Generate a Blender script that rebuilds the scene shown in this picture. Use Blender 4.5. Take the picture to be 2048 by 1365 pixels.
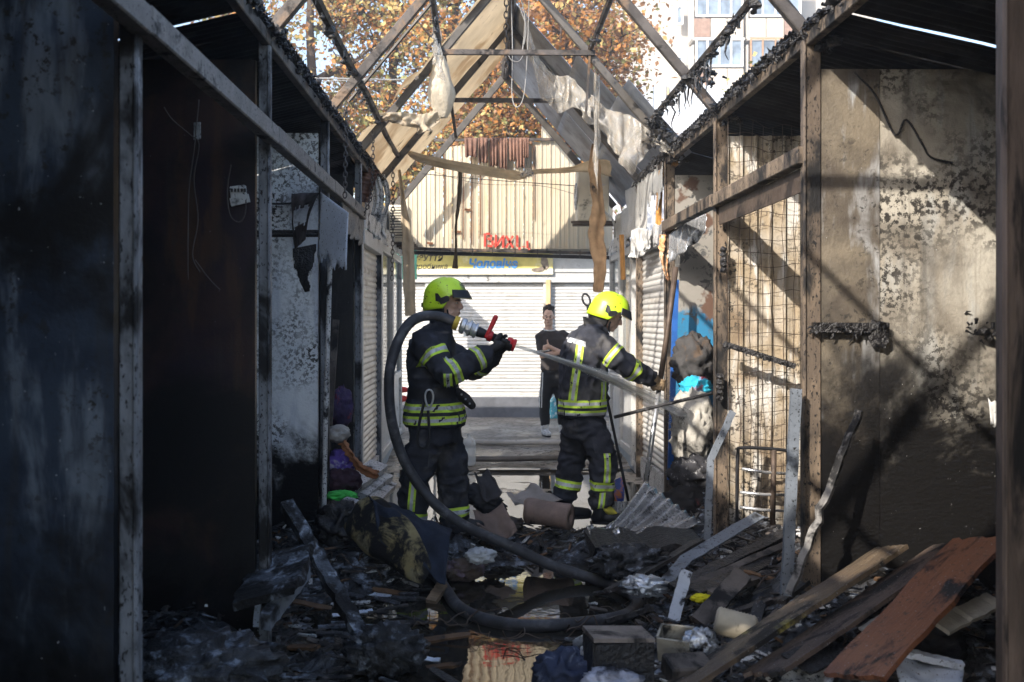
import bpy, bmesh, math, random
from mathutils import Vector, Matrix, noise, Quaternion
from mathutils.bvhtree import BVHTree

for _o in list(bpy.data.objects): bpy.data.objects.remove(_o, do_unlink=True)
S = bpy.context.scene
COL = S.collection
random.seed(11)

# ------------------------------------------------------------------ camera, sky, sun, exposure
F, VX, VY, CH = 1991.1, 965.0, 640.0, 1.57       # focal length in photo pixels, vanishing point, eye height
cam_d = bpy.data.cameras.new('camera'); cam = bpy.data.objects.new('camera', cam_d); COL.objects.link(cam)
cam.location = (0, 0, CH); cam.rotation_euler = (math.radians(90), 0, 0)
cam_d.lens = 35.0; cam_d.sensor_width = 36.0
cam_d.shift_x = (1024-VX)/2048; cam_d.shift_y = -(682.5-VY)/2048
cam_d.clip_start = 0.05; cam_d.clip_end = 1000
cam_d.dof.use_dof = True; cam_d.dof.focus_distance = 8.2; cam_d.dof.aperture_fstop = 3.2
S.camera = cam

SUN = Vector((0.83, 1.0, -0.83)).normalized()      # direction the light travels
W = bpy.data.worlds.new('World'); S.world = W; W.use_nodes = True
wt = W.node_tree; wt.nodes.clear()
wo = wt.nodes.new('ShaderNodeOutputWorld'); wb = wt.nodes.new('ShaderNodeBackground'); ws = wt.nodes.new('ShaderNodeTexSky')
ws.sky_type = 'NISHITA'; ws.sun_disc = False
ws.sun_elevation = math.asin(-SUN.z); ws.sun_rotation = math.atan2(-SUN.x, -SUN.y)
ws.air_density = 1.0; ws.dust_density = 1.6; ws.ozone_density = 1.2
wb.inputs['Strength'].default_value = 0.15
wt.links.new(ws.outputs[0], wb.inputs[0]); wt.links.new(wb.outputs[0], wo.inputs[0])
sun_d = bpy.data.lights.new('sun', 'SUN'); sun_d.energy = 3.0; sun_d.angle = math.radians(0.55); sun_d.color = (1.0, 0.92, 0.81)
sun = bpy.data.objects.new('sun', sun_d); COL.objects.link(sun); sun.location = (-8, -10, 12)
sun.rotation_euler = SUN.to_track_quat('-Z', 'Y').to_euler()
S.view_settings.view_transform = 'Standard'; S.view_settings.look = 'None'
S.view_settings.gamma = 1.0; S.view_settings.use_curve_mapping = False
S.view_settings.exposure = 1.6
S.render.engine = 'CYCLES'
S.cycles.max_bounces = 6; S.cycles.diffuse_bounces = 3; S.cycles.glossy_bounces = 3
S.cycles.transparent_max_bounces = 16; S.cycles.transmission_bounces = 6

# ------------------------------------------------------------------ helpers
def V(*a): return Vector(a)
def P(px, py, y): return Vector(((px-VX)*y/F, y, CH-(py-VY)*y/F))     # photo pixel + distance -> place
def rnd(a, b): return random.uniform(a, b)
def fbm(p, o=4): return noise.fractal(Vector(p), 1.0, 2.0, o)
def lerp(a, b, t): return a+(b-a)*t
def frame(d, up=V(0, 0, 1)):
    d = d.normalized()
    if abs(d.dot(up)) > .98: up = V(0, 1, 0) if abs(d.y) < .9 else V(1, 0, 0)
    x = d.cross(up).normalized(); y = x.cross(d).normalized()
    return x, y
def smooth_path(pts, n=8, closed=False):
    out = []; L = len(pts)
    for i in range(L-1):
        p0 = pts[max(i-1, 0)]; p1 = pts[i]; p2 = pts[i+1]; p3 = pts[min(i+2, L-1)]
        for k in range(n):
            t = k/n
            out.append(0.5*((2*p1)+(-p0+p2)*t+(2*p0-5*p1+4*p2-p3)*t*t+(-p0+3*p1-3*p2+p3)*t**3))
    out.append(pts[-1].copy())
    return out

ORG = {}
class MB:
    def __init__(s): s.v = []; s.f = []; s.m = []
    def add(s, vs, fs, m=0):
        b = len(s.v); s.v += [Vector(q) for q in vs]; s.f += [tuple(b+i for i in f) for f in fs]; s.m += [m]*len(fs); return s
    def box(s, c, d, rot=None, m=0):
        c = Vector(c); R = rot if rot is not None else Matrix.Identity(3)
        q = [c+R@V(x*d[0]/2, y*d[1]/2, z*d[2]/2) for z in (-1, 1) for y in (-1, 1) for x in (-1, 1)]
        return s.add(q, [(0, 2, 3, 1), (4, 5, 7, 6), (0, 1, 5, 4), (2, 6, 7, 3), (0, 4, 6, 2), (1, 3, 7, 5)], m)
    def bar(s, a, b, w, h, up=V(0, 0, 1), m=0):
        a = Vector(a); b = Vector(b); d = b-a; x, y = frame(d, up)
        return s.box((a+b)/2, (w, h, d.length), Matrix((x, y, d.normalized())).transposed(), m)
    def tube(s, pts, r, n=10, caps=True, m=0, sx=1.0, up=V(0, 0, 1)):
        L = len(pts); rs = r if isinstance(r, (list, tuple)) else [r]*L
        b = len(s.v); px = None; vs = []; fs = []
        for i, p in enumerate(pts):
            d = (pts[min(i+1, L-1)]-pts[max(i-1, 0)])
            if d.length < 1e-9: d = V(0, 0, 1)
            d.normalize()
            if px is None: x, y = frame(d, up)
            else:
                x = (px-d*px.dot(d)); x = x.normalized() if x.length > 1e-6 else frame(d)[0]; y = d.cross(x)*-1
                y = x.cross(d).normalized()
            px = x
            for k in range(n):
                a = 2*math.pi*k/n
                vs.append(Vector(p)+x*math.cos(a)*rs[i]*sx+y*math.sin(a)*rs[i])
        for i in range(L-1):
            for k in range(n):
                k2 = (k+1) % n
                fs.append((i*n+k, i*n+k2, (i+1)*n+k2, (i+1)*n+k))
        if caps: fs.append(tuple(range(n-1, -1, -1))); fs.append(tuple((L-1)*n+k for k in range(n)))
        return s.add(vs, fs, m)
    def lathe(s, prof, o, ax=V(0, 0, 1), n=24, m=0, caps=True):
        x, y = frame(ax); ax = ax.normalized(); vs = []; fs = []; L = len(prof)
        for r, h in prof:
            for k in range(n):
                a = 2*math.pi*k/n
                vs.append(Vector(o)+ax*h+x*math.cos(a)*r+y*math.sin(a)*r)
        for i in range(L-1):
            for k in range(n):
                k2 = (k+1) % n; fs.append((i*n+k, i*n+k2, (i+1)*n+k2, (i+1)*n+k))
        if caps: fs.append(tuple(range(n-1, -1, -1))); fs.append(tuple((L-1)*n+k for k in range(n)))
        return s.add(vs, fs, m)
    def grid(s, fn, nu, nv, m=0, keep=None, th=0.0):
        """sheet: fn(u,v)->Vector, u,v in 0..1; keep(u,v) drops cells; th gives it a back face and rim"""
        top = [[Vector(fn(i/nu, j/nv)) for j in range(nv+1)] for i in range(nu+1)]
        ok = [[(keep is None or keep((i+.5)/nu, (j+.5)/nv)) for j in range(nv)] for i in range(nu)]
        idx = lambda i, j: i*(nv+1)+j
        vs = [top[i][j] for i in range(nu+1) for j in range(nv+1)]; fs = []; N = len(vs)
        if th:
            for i in range(nu+1):
                for j in range(nv+1):
                    du = top[min(i+1, nu)][j]-top[max(i-1, 0)][j]; dv = top[i][min(j+1, nv)]-top[i][max(j-1, 0)]
                    nn = du.cross(dv); nn = nn.normalized() if nn.length > 1e-12 else V(0, 0, 1)
                    vs.append(top[i][j]-nn*th)
        for i in range(nu):
            for j in range(nv):
                if not ok[i][j]: continue
                a, b, c, d = idx(i, j), idx(i+1, j), idx(i+1, j+1), idx(i, j+1)
                fs.append((a, b, c, d))
                if th:
                    fs.append((N+d, N+c, N+b, N+a))
                    for (di, dj, e, g) in ((0, -1, a, b), (1, 0, b, c), (0, 1, c, d), (-1, 0, d, a)):
                        ii, jj = i+di, j+dj
                        if not (0 <= ii < nu and 0 <= jj < nv and ok[ii][jj]): fs.append((g, e, N+e, N+g))
        return s.add(vs, fs, m)
    def prism(s, poly, o, x, y, depth, m=0):
        """flat outline poly (2-D) at o spanned by x,y, given thickness along x cross y"""
        z = Vector(x).cross(Vector(y)).normalized(); n = len(poly)
        a = [Vector(o)+Vector(x)*p[0]+Vector(y)*p[1] for p in poly]
        vs = a+[q-z*depth for q in a]
        fs = [tuple(range(n)), tuple(range(2*n-1, n-1, -1))]+[((i+1) % n, i, n+i, n+(i+1) % n) for i in range(n)]
        return s.add(vs, fs, m)
    def ball(s, c, r, rot=None, sub=2, m=0, amp=0.0, fr=3.0, seed=0.0):
        bm = bmesh.new(); bmesh.ops.create_icosphere(bm, subdivisions=sub, radius=1.0)
        R = rot if rot is not None else Matrix.Identity(3); r = Vector(r) if not isinstance(r, (int, float)) else V(r, r, r)
        bm.verts.ensure_lookup_table()
        vs = []
        for q in bm.verts:
            p = q.co.copy(); k = 1+amp*noise.noise(p*fr+V(seed, seed*.7, -seed)) if amp else 1.0
            vs.append(Vector(c)+R@V(p.x*r.x*k, p.y*r.y*k, p.z*r.z*k))
        fs = [tuple(q.index for q in f.verts) for f in bm.faces]; bm.free()
        return s.add(vs, fs, m)
    def limb(s, pts, rs, n=14, sx=1.0, up=V(0, 0, 1), m=0):
        """closed tapered limb with round ends"""
        pts = [Vector(p) for p in pts]; rs = list(rs)
        d0 = (pts[0]-pts[1]).normalized(); d1 = (pts[-1]-pts[-2]).normalized(); A = []; B = []
        for k in range(4):
            a = (k)/4*math.pi/2
            A.append((pts[0]+d0*rs[0]*math.cos(a), max(rs[0]*math.sin(a), 1e-4)))
            B.append((pts[-1]+d1*rs[-1]*math.sin(a+math.pi/8), max(rs[-1]*math.cos(a+math.pi/8), 1e-4)))
        seq = A+list(zip(pts, rs))+B
        return s.tube([q[0] for q in seq], [q[1] for q in seq], n, True, m, sx, up)
    def jitter(s, amp, fr=10.0, start=0):
        for i in range(start, len(s.v)):
            p = s.v[i]; s.v[i] = p+noise.noise_vector(p*fr)*amp
        return s
    def mesh(s, name, mats, off=V(0, 0, 0), smooth=False, bevel=0.0):
        me = bpy.data.meshes.new(name); me.from_pydata([q-off for q in s.v], [], s.f)
        for mm in (mats if isinstance(mats, (list, tuple)) else [mats]): me.materials.append(mm)
        if any(s.m): me.polygons.foreach_set('material_index', s.m)
        if bevel:
            bm = bmesh.new(); bm.from_mesh(me)
            bmesh.ops.bevel(bm, geom=[e for e in bm.edges if len(e.link_faces) == 2 and e.calc_face_angle(0) > .6], offset=bevel, segments=1, affect='EDGES')
            bm.to_mesh(me); bm.free()
        if smooth: me.polygons.foreach_set('use_smooth', [True]*len(me.polygons))
        me.update(); return me
    def build(s, name, mats, parent=None, smooth=False, bevel=0.0, label=None, kind=None):
        if parent is None:
            xs = [q.x for q in s.v]; ys = [q.y for q in s.v]; zs = [q.z for q in s.v]
            off = V((min(xs)+max(xs))/2, (min(ys)+max(ys))/2, min(zs))
        else: off = ORG[parent.name]
        o = bpy.data.objects.new(name, s.mesh(name, mats, off, smooth, bevel)); COL.objects.link(o)
        if parent is None: o.location = off
        else: o.parent = parent
        ORG[o.name] = off
        if label: o['label'] = label
        if kind: o['kind'] = kind
        return o
def thing(name, label, cat, loc=(0, 0, 0), group=None):
    o = bpy.data.objects.new(name, None); COL.objects.link(o); o.location = Vector(loc); o.empty_display_size = .1
    ORG[o.name] = Vector(loc); o['label'] = label; o['category'] = cat
    if group: o['group'] = group
    return o
def tag(o, label, cat, group=None):
    o['label'] = label; o['category'] = cat
    if group: o['group'] = group
    return o
def struct(o): o['kind'] = 'structure'; return o
def share(name, me, parent, loc, rot=(0, 0, 0)):
    o = bpy.data.objects.new(name, me); COL.objects.link(o); o.parent = parent
    o.location = Vector(loc)-ORG[parent.name]; o.rotation_euler = rot; ORG[o.name] = ORG[parent.name]; return o
def RZ(a): return Matrix.Rotation(a, 3, 'Z')
def RX(a): return Matrix.Rotation(a, 3, 'X')
def RY(a): return Matrix.Rotation(a, 3, 'Y')

# ------------------------------------------------------------------ materials
class NG:
    def __init__(s, name):
        s.m = bpy.data.materials.new(name); s.m.use_nodes = True; s.t = s.m.node_tree; s.t.nodes.clear()
        s.out = s.n('ShaderNodeOutputMaterial'); s._v = None
    def n(s, t, **k):
        q = s.t.nodes.new(t)
        for a, b in k.items(): setattr(q, a, b)
        return q
    def l(s, a, b): s.t.links.new(a, b)
    def set(s, sock, v):
        if isinstance(v, bpy.types.NodeSocket): s.l(v, sock)
        elif isinstance(v, (int, float)) or len(v) == 4 or sock.type == 'VECTOR': sock.default_value = v
        else: sock.default_value = (*v, 1)
    def vec(s, stretch=(1, 1, 1), world=False):
        tc = s.n('ShaderNodeTexCoord'); mp = s.n('ShaderNodeMapping'); mp.inputs['Scale'].default_value = stretch
        if world:
            g = s.n('ShaderNodeNewGeometry'); s.l(g.outputs['Position'], mp.inputs[0])
        else:
            oi = s.n('ShaderNodeObjectInfo'); ml = s.n('ShaderNodeMath', operation='MULTIPLY'); ml.inputs[1].default_value = 37.0
            s.l(oi.outputs['Random'], ml.inputs[0]); cb = s.n('ShaderNodeCombineXYZ')
            for i in range(3): s.l(ml.outputs[0], cb.inputs[i])
            s.l(tc.outputs['Object'], mp.inputs[0]); s.l(cb.outputs[0], mp.inputs['Location'])
        return mp.outputs[0]
    def noise(s, vec, scale, detail=6, rough=.6, dist=0.0):
        q = s.n('ShaderNodeTexNoise'); s.l(vec, q.inputs['Vector'])
        q.inputs['Scale'].default_value = scale; q.inputs['Detail'].default_value = min(detail, 5)
        q.inputs['Roughness'].default_value = rough; q.inputs['Distortion'].default_value = dist
        return q.outputs['Fac']
    def voro(s, vec, scale, feature='F1', out='Distance'):
        q = s.n('ShaderNodeTexVoronoi', feature=feature); s.l(vec, q.inputs['Vector']); q.inputs['Scale'].default_value = scale
        return q.outputs[out]
    def ramp(s, fac, a, b):
        q = s.n('ShaderNodeMapRange'); q.interpolation_type = 'SMOOTHSTEP'
        s.l(fac, q.inputs['Value']); q.inputs['From Min'].default_value = a; q.inputs['From Max'].default_value = b
        return q.outputs['Result']
    def mix(s, fac, a, b):
        q = s.n('ShaderNodeMix', data_type='RGBA'); s.set(q.inputs[0], fac); s.set(q.inputs[6], a); s.set(q.inputs[7], b)
        return q.outputs[2]
    def mth(s, op, a, b=0.0, clamp=False):
        q = s.n('ShaderNodeMath', operation=op); q.use_clamp = clamp; s.set(q.inputs[0], a); s.set(q.inputs[1], b); return q.outputs[0]
    def sep(s, vec):
        q = s.n('ShaderNodeSeparateXYZ'); s.l(vec, q.inputs[0]); return q.outputs
    def bump(s, h, strength, dist=.02):
        q = s.n('ShaderNodeBump'); s.l(h, q.inputs['Height']); q.inputs['Strength'].default_value = strength; q.inputs['Distance'].default_value = dist
        return q.outputs[0]
    def bsdf(s, col, rough=.7, metal=0.0, normal=None, spec=.35, **k):
        q = s.n('ShaderNodeBsdfPrincipled'); s.set(q.inputs['Base Color'], col); s.set(q.inputs['Roughness'], rough)
        s.set(q.inputs['Metallic'], metal); s.set(q.inputs['Specular IOR Level'], spec)
        for a, b in k.items(): s.set(q.inputs[a.replace('_', ' ')], b)
        if normal is not None: s.l(normal, q.inputs['Normal'])
        return q.outputs[0]
    def done(s, sh): s.l(sh, s.out.inputs['Surface']); return s.m
def sc(c, k): return tuple(min(1.0, q*k) for q in c)
SOOT = (.011, .0105, .011)
def mat(name, base, rough=.7, metal=0.0, var=.25, vs=6.0, alt=None, aamt=.4, asc=3.0, soot=0.0, ss=2.5, sootcol=SOOT, soft=.07,
        speck=0.0, sps=70.0, bump=.2, bs=60.0, bd=.01, spec=.35, stretch=(1, 1, 1), world=False, trans=0.0, rv=.15):
    g = NG(name); v = g.vec(stretch, world)
    c = g.mix(g.ramp(g.noise(v, vs), .3, .7), sc(base, 1-var), sc(base, 1+var))
    if alt is not None:
        t = .5+(.5-aamt)*.38; c = g.mix(g.ramp(g.noise(v, asc, 7, .62, .3), t-.06, t+.06), c, alt)
    r = rough
    if soot > 0:
        t = .5+(.5-soot)*.42; k = g.ramp(g.noise(v, ss, 9, .66, .4), t-soft, t+soft); c = g.mix(k, c, sootcol)
        r = g.mth('ADD', rough, g.mth('MULTIPLY', k, .5*(0.9-rough)))
    if speck > 0:
        t = .5+(.5-speck)*.36; k = g.ramp(g.noise(v, sps, 3, .6), t-.02, t+.03); c = g.mix(k, c, sootcol)
    rr = g.mth('ADD', r, g.mth('MULTIPLY', g.mth('SUBTRACT', g.noise(v, vs*2.3, 4), .5), rv*2), True)
    nb = g.bump(g.noise(v, bs, 3, .65), bump, bd) if bump else None
    sh = g.bsdf(c, rr, metal, nb, spec)
    if trans:
        tr = g.n('ShaderNodeBsdfTranslucent'); g.l(c, tr.inputs[0]); mx = g.n('ShaderNodeMixShader'); mx.inputs[0].default_value = trans
        g.l(sh, mx.inputs[1]); g.l(tr.outputs[0], mx.inputs[2]); sh = mx.outputs[0]
    return g.done(sh)

MT = {}
MT['char'] = mat('char', (.016, .015, .016), .38, var=.5, vs=14, bump=.9, bs=45, bd=.02, spec=.55, rv=.25)
MT['ash'] = mat('ash', (.040, .042, .048), .45, var=.5, vs=9, alt=(.24, .27, .32), aamt=.32, asc=12, soot=.42, ss=5, rv=.3, spec=.5, bump=.9, bs=40, bd=.02)
MT['post_l'] = mat('sooted_grey_steel', (.20, .21, .23), .55, .0, .3, 9, soot=.42, ss=3.5, speck=.2, bump=.25, stretch=(1, 1, .5))
MT['beam_l'] = mat('sooted_beam', (.19, .175, .165), .6, .0, .3, 6, soot=.24, ss=6, speck=.2, bump=.2)
MT['post_r'] = mat('heat_stained_steel', (.185, .14, .10), .6, .0, .3, 8, alt=(.11, .085, .065), aamt=.45, asc=2.5, soot=.38, ss=3.4, speck=.25, bump=.3, stretch=(1, 1, .5))
MT['frame'] = mat('burnt_frame_steel', (.075, .066, .062), .6, .2, .4, 5, alt=(.16, .11, .075), aamt=.3, asc=4, soot=.3, ss=6, bump=.3)
MT['frame_far'] = mat('grey_frame_steel', (.075, .068, .062), .55, .1, .3, 5, soot=.15, ss=6, bump=.2)
MT['roof_under'] = mat('sooted_roof_sheet', (.022, .021, .022), .6, .2, .5, 4, soot=.5, ss=3, bump=.2)
MT['white_trim'] = mat('white_trim', (.50, .50, .49), .45, var=.08, soot=.1, ss=5, speck=.08, bump=.08)
MT['white_dirty'] = mat('dirty_white', (.55, .55, .55), .5, var=.15, soot=.3, ss=5, speck=.25, bump=.2)
MT['grey_strip'] = mat('grey_metal_strip', (.15, .17, .20), .5, .0, .2, 5, soot=.25, ss=6, speck=.15, bump=.15)
MT['blue_white'] = mat('pale_blue_metal', (.60, .65, .74), .4, .0, .12, 5, soot=.1, ss=8, speck=.1, bump=.1)
MT['cream'] = mat('cream_panel', (.49, .43, .33), .5, var=.10, vs=3, alt=(.46, .37, .25), aamt=.22, asc=1.6, soot=.04, ss=3, bump=.06, stretch=(1, 1, .35))
MT['rust'] = mat('rust', (.14, .06, .03), .85, var=.5, vs=20, bump=.6)
MT['shutter_w'] = mat('white_shutter', (.52, .515, .50), .4, var=.08, vs=2, alt=(.42, .395, .36), aamt=.25, asc=3, speck=.02, bump=.03)
MT['shutter_d'] = mat('grimy_shutter', (.62, .58, .52), .42, var=.12, vs=3, alt=(.40, .34, .28), aamt=.3, asc=2.2, speck=.05, bump=.05)
MT['glass'] = None
MT['orange_wood'] = mat('orange_wood', (.55, .27, .07), .6, var=.3, vs=8, soot=.12, ss=5, bump=.3, stretch=(8, 8, 1))
MT['wood'] = mat('burnt_wood', (.15, .085, .045), .65, var=.4, vs=6, soot=.42, ss=3, bump=.4, stretch=(1, 1, 1))
MT['wood2'] = mat('grey_wood', (.10, .085, .075), .7, var=.4, vs=6, soot=.45, ss=4, bump=.5)
MT['tarp'] = mat('beige_tarpaulin', (.66, .585, .47), .5, var=.12, vs=3, alt=(.52, .42, .30), aamt=.35, asc=1.2, soot=.05, ss=3, bump=.15, bs=15, bd=.02, trans=.6)
MT['cloth_beige'] = mat('beige_cloth', (.62, .50, .34), .8, var=.15, vs=5, bump=.3, bs=30, trans=.25)
MT['cloth_tan'] = mat('tan_cloth', (.46, .30, .17), .8, var=.25, vs=6, soot=.08, ss=4, bump=.3, trans=.15)
MT['cloth_brown'] = mat('brown_cloth', (.17, .095, .07), .85, var=.3, vs=8, bump=.5, bs=25)
MT['steel_roof'] = mat('grey_corrugated_steel', (.30, .33, .39), .4, .55, .15, 4, alt=(.22, .23, .26), aamt=.3, bump=.05)
MT['galv'] = mat('galvanised_sheet', (.62, .63, .65), .24, .7, .2, 6, soot=.2, ss=5, speck=.15, bump=.15)
MT['black_metal'] = mat('black_metal', (.03, .03, .034), .45, .4, .3, 10, bump=.2)
MT['brown_metal'] = mat('brown_metal', (.09, .065, .05), .55, .3, .3, 10, soot=.2, bump=.2)
MT['cable'] = mat('grey_cable', (.22, .22, .22), .6, var=.3, bump=.1)
MT['chain'] = mat('chain_steel', (.10, .09, .085), .5, .6, .3, 20, bump=.2)
def film():
    g = NG('melted_plastic_film'); v = g.vec()
    n1 = g.noise(v, 9, 6, .65, .6); c = g.mix(g.ramp(n1, .35, .7), (.85, .83, .79), (.62, .54, .43))
    nb = g.bump(g.noise(v, 12, 2, .5, 1.0), .35, .03)
    a = g.bsdf(c, .15, 0, nb, .9); tl = g.n('ShaderNodeBsdfTranslucent'); g.l(c, tl.inputs[0])
    m1 = g.n('ShaderNodeMixShader'); m1.inputs[0].default_value = .4; g.l(a, m1.inputs[1]); g.l(tl.outputs[0], m1.inputs[2])
    tp = g.n('ShaderNodeBsdfTransparent'); m2 = g.n('ShaderNodeMixShader')
    g.l(g.mth('ADD', g.mth('MULTIPLY', g.ramp(n1, .2, .8), .22), .20), m2.inputs[0]); g.l(m1.outputs[0], m2.inputs[2]); g.l(tp.outputs[0], m2.inputs[1])
    # inputs[0]=0 -> transparent
    return g.done(m2.outputs[0])
MT['film'] = film()
def glass():
    g = NG('shop_window_glass'); a = g.bsdf((.30, .32, .31), .06, 0, None, .8); tp = g.n('ShaderNodeBsdfTransparent')
    m = g.n('ShaderNodeMixShader'); m.inputs[0].default_value = .55; g.l(tp.outputs[0], m.inputs[1]); g.l(a, m.inputs[2]); return g.done(m.outputs[0])
MT['glass'] = glass()
MT['pane'] = mat('far_window_pane', (.16, .20, .25), .1, 0, .5, 1.2, bump=0, spec=.8)

# ------------------------------------------------------------------ ground and water
XL, XR = -1.165, 1.76            # the two rows of stall fronts
XM = (XL+XR)/2
def ground_z(x, y):
    t = min(1, max(0, (y-11.2)/2.2)); base = -.215+.135*t*t*(3-2*t)
    if 3.5 < y < 12.4:
        base -= .028*math.exp(-((x-.2)/1.0)**4-((y-6.2)/1.9)**4)
        base += .030*fbm((x*1.3+3, y*1.3, 0), 4)+.012*fbm((x*7, y*7, 2), 3)
        base += .05*max(0, abs(x-XM)-1.0)*min(1, max(0, (12-y)))
    return base
def ground():
    mb = MB()
    xs = [-90, -40, -20, -6, -3.5]+[-2.6+.045*i for i in range(int(5.8/.045)+1)]+[3.6, 6, 20, 40, 90]
    ys = [-30, -10, 0, 2]+[3.5+.045*i for i in range(int(9.2/.045)+1)]+[13.0, 13.25, 13.5, 15, 17, 25, 50, 80, 120]
    vs = [V(x, y, ground_z(x, y)) for x in xs for y in ys]; ny = len(ys)
    fs = [(i*ny+j, (i+1)*ny+j, (i+1)*ny+j+1, i*ny+j+1) for i in range(len(xs)-1) for j in range(ny-1)]
    mb.add(vs, fs)
    g = NG('ashy_wet_ground'); v = g.vec((1, 1, 1), True); sp = g.sep(v)
    con = g.mix(g.ramp(g.noise(v, 2.2, 8, .65), .35, .68), (.19, .165, .135), (.33, .30, .26))
    con = g.mix(g.ramp(g.noise(v, 14, 6), .52, .62), con, (.10, .09, .075))
    ash = g.mix(g.ramp(g.noise(v, 6, 8, .65), .3, .7), (.008, .007, .006), (.035, .029, .023))
    ash = g.mix(g.ramp(g.noise(v, 16, 6, .7), .60, .68), ash, (.10, .09, .08))
    yy = g.mth('ADD', sp[1], g.mth('MULTIPLY', g.mth('SUBTRACT', g.noise(v, 1.4, 5), .5), 3.0))
    k = g.ramp(yy, 8.6, 11.0)
    wet = g.ramp(g.noise(v, 1.3, 4, .55), .40, .56)
    rough = g.mth('ADD', .07, g.mth('MULTIPLY', wet, g.mth('ADD', .25, g.mth('MULTIPLY', g.noise(v, 5, 4), .5))))
    rough = g.mth('ADD', rough, g.mth('MULTIPLY', g.ramp(sp[1], 12.4, 13.2), .3), True)
    g.done(g.bsdf(g.mix(k, ash, con), rough, 0, g.bump(g.noise(v, 45, 3, .7), .35, .012), .5))
    return struct(mb.build('ground', g.m, smooth=True))
ground()
def water():
    g = NG('dirty_puddle_water'); v = g.vec((1, 1, 1), True)
    h = g.mth('ADD', g.noise(v, 5, 3, .5, .6), g.mth('MULTIPLY', g.noise(v, 26, 3, .5), .14))
    g.done(g.bsdf((.022, .019, .014), .025, 0, g.bump(h, .045, .02), .5, IOR=1.75))
    mb = MB().add([V(-1.9, 3.6, -.198), V(2.3, 3.6, -.198), V(2.3, 12.4, -.198), V(-1.9, 12.4, -.198)], [(0, 1, 2, 3)])
    struct(mb.build('puddle', g.m))
water()

tag(MB().tube(smooth_path([V(-1.0, 12.15, -.10), V(0, 12.05, -.115), V(.7, 12.1, -.11), V(1.7, 12.2, -.10)], 8), .035, 12, sx=1.3).build('flat_hose', mat('wet_grey_hose', (.13, .115, .10), .5, var=.2, bump=.2), smooth=True), 'wet grey hose lying across the passage floor', 'hose')

# ------------------------------------------------------------------ lettering
def text_mb(body, size, o, shear=0.0, m=0, mb=None, bold=0.0, depth=.004, sx=1.0):
    """built-in font, laid flat on a wall that faces -y; o is the left end of the base line"""
    cu = bpy.data.curves.new('lettering', 'FONT'); cu.body = body; cu.size = size; cu.offset = bold; cu.extrude = depth/2
    ob = bpy.data.objects.new('lettering', cu); COL.objects.link(ob)
    dg = bpy.context.evaluated_depsgraph_get(); me = bpy.data.meshes.new_from_object(ob.evaluated_get(dg))
    mb = mb or MB()
    mb.add([V(o[0]+(q.co.x+q.co.y*shear)*sx, o[1]-q.co.z, o[2]+q.co.y) for q in me.vertices], [tuple(p.vertices) for p in me.polygons], m)
    bpy.data.objects.remove(ob); bpy.data.meshes.remove(me); bpy.data.curves.remove(cu)
    return mb

# ------------------------------------------------------------------ kiosks across the lane
YE = 16.9
slat_h = .058
def slat_mesh(name, w, m, h=slat_h, ax='x'):
    """one curved shutter slat, face towards -y (or along +x normal), height h"""
    prof = []
    for i in range(6):
        t = i/5; prof.append((-.011*math.sin(math.pi*min(1, t*1.12)) if t < .9 else 0.002, t*h))
    mb = MB(); vs = []; fs = []
    for d, z in prof: vs += [V(-w/2, d, z), V(w/2, d, z)]
    for d, z in prof: vs += [V(-w/2, .008, z), V(w/2, .008, z)]
    n = len(prof)
    for i in range(n-1):
        fs.append((2*i, 2*i+1, 2*i+3, 2*i+2)); b = 2*n; fs.append((b+2*i+2, b+2*i+3, b+2*i+1, b+2*i))
        fs.append((2*i, 2*i+2, b+2*i+2, b+2*i)); fs.append((2*i+3, 2*i+1, b+2*i+1, b+2*i+3))
    mb.add(vs, fs); return mb.mesh(name, m)
def px2x(px, y): return (px-VX)*y/F
def pz(py, y): return CH-(py-VY)*y/F
M_YEL_SHADE = mat('shaded_banner_yellow', (.58, .50, .16), .5, var=.22, vs=2.5, alt=(.66, .60, .34), aamt=.3, asc=2, bump=.02)
M_YEL_LIT = mat('sunlit_banner_pale', (.80, .76, .58), .5, var=.05, vs=2, bump=.02)  # shaded and sunlit tones of one banner, its shadow line painted as two colours
M_INK = mat('dark_ink', (.06, .055, .05), .6, bump=0)
M_BLUE = mat('blue_ink', (.07, .26, .62), .5, var=.1, bump=0)
M_PLINTH = mat('dark_plinth', (.12, .125, .14), .7, var=.2, bump=.2)
M_STRIP = mat('wood_strip', (.62, .43, .23), .6, var=.15, bump=.2)
def end_kiosk(x0, x1, label, banner):
    k = thing('kiosk', label, 'kiosk', ((x0+x1)/2, YE+.8, 0), 'shuttered kiosks across the lane')
    w = x1-x0; xc = (x0+x1)/2
    MB().box((xc, YE+.9, 1.45), (w-.02, 1.6, 2.9)).build('body', MT['white_trim'], k)
    MB().box((xc, YE+.03, .085), (w-.004, .16, .35)).build('plinth', M_PLINTH, k, bevel=.01)
    fr = MB()
    fr.box((x0+.035, YE+.045, 1.25), (.07, .09, 1.98)); fr.box((x1-.035, YE+.045, 1.25), (.07, .09, 1.98)); fr.box((xc, YE+.03, 2.285), (w, .12, .17))
    fr.build('shutter_frame', MT['white_trim'], k, bevel=.006)
    me = slat_mesh('slat', w-.15, MT['shutter_w'])
    n = int(1.92/slat_h)
    for i in range(n): share('slat', me, k, (xc, YE+.06, .275+i*slat_h))
    MB().box((xc, YE+.05, .275), (w-.15, .04, .03)).build('bottom_rail', MT['white_trim'], k)
    MB().box((xc, YE-.02, 2.545), (w-.012, .06, .34)).build('fascia', MT['white_trim'], k)
    rf = MB().box((xc, YE+.35, 2.86), (w-.006, 1.75, .07)); rf.build('roof', MT['steel_roof'], k)
    return k
xa = [px2x(p, YE) for p in (620, 859, 1095, 1330)]
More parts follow.
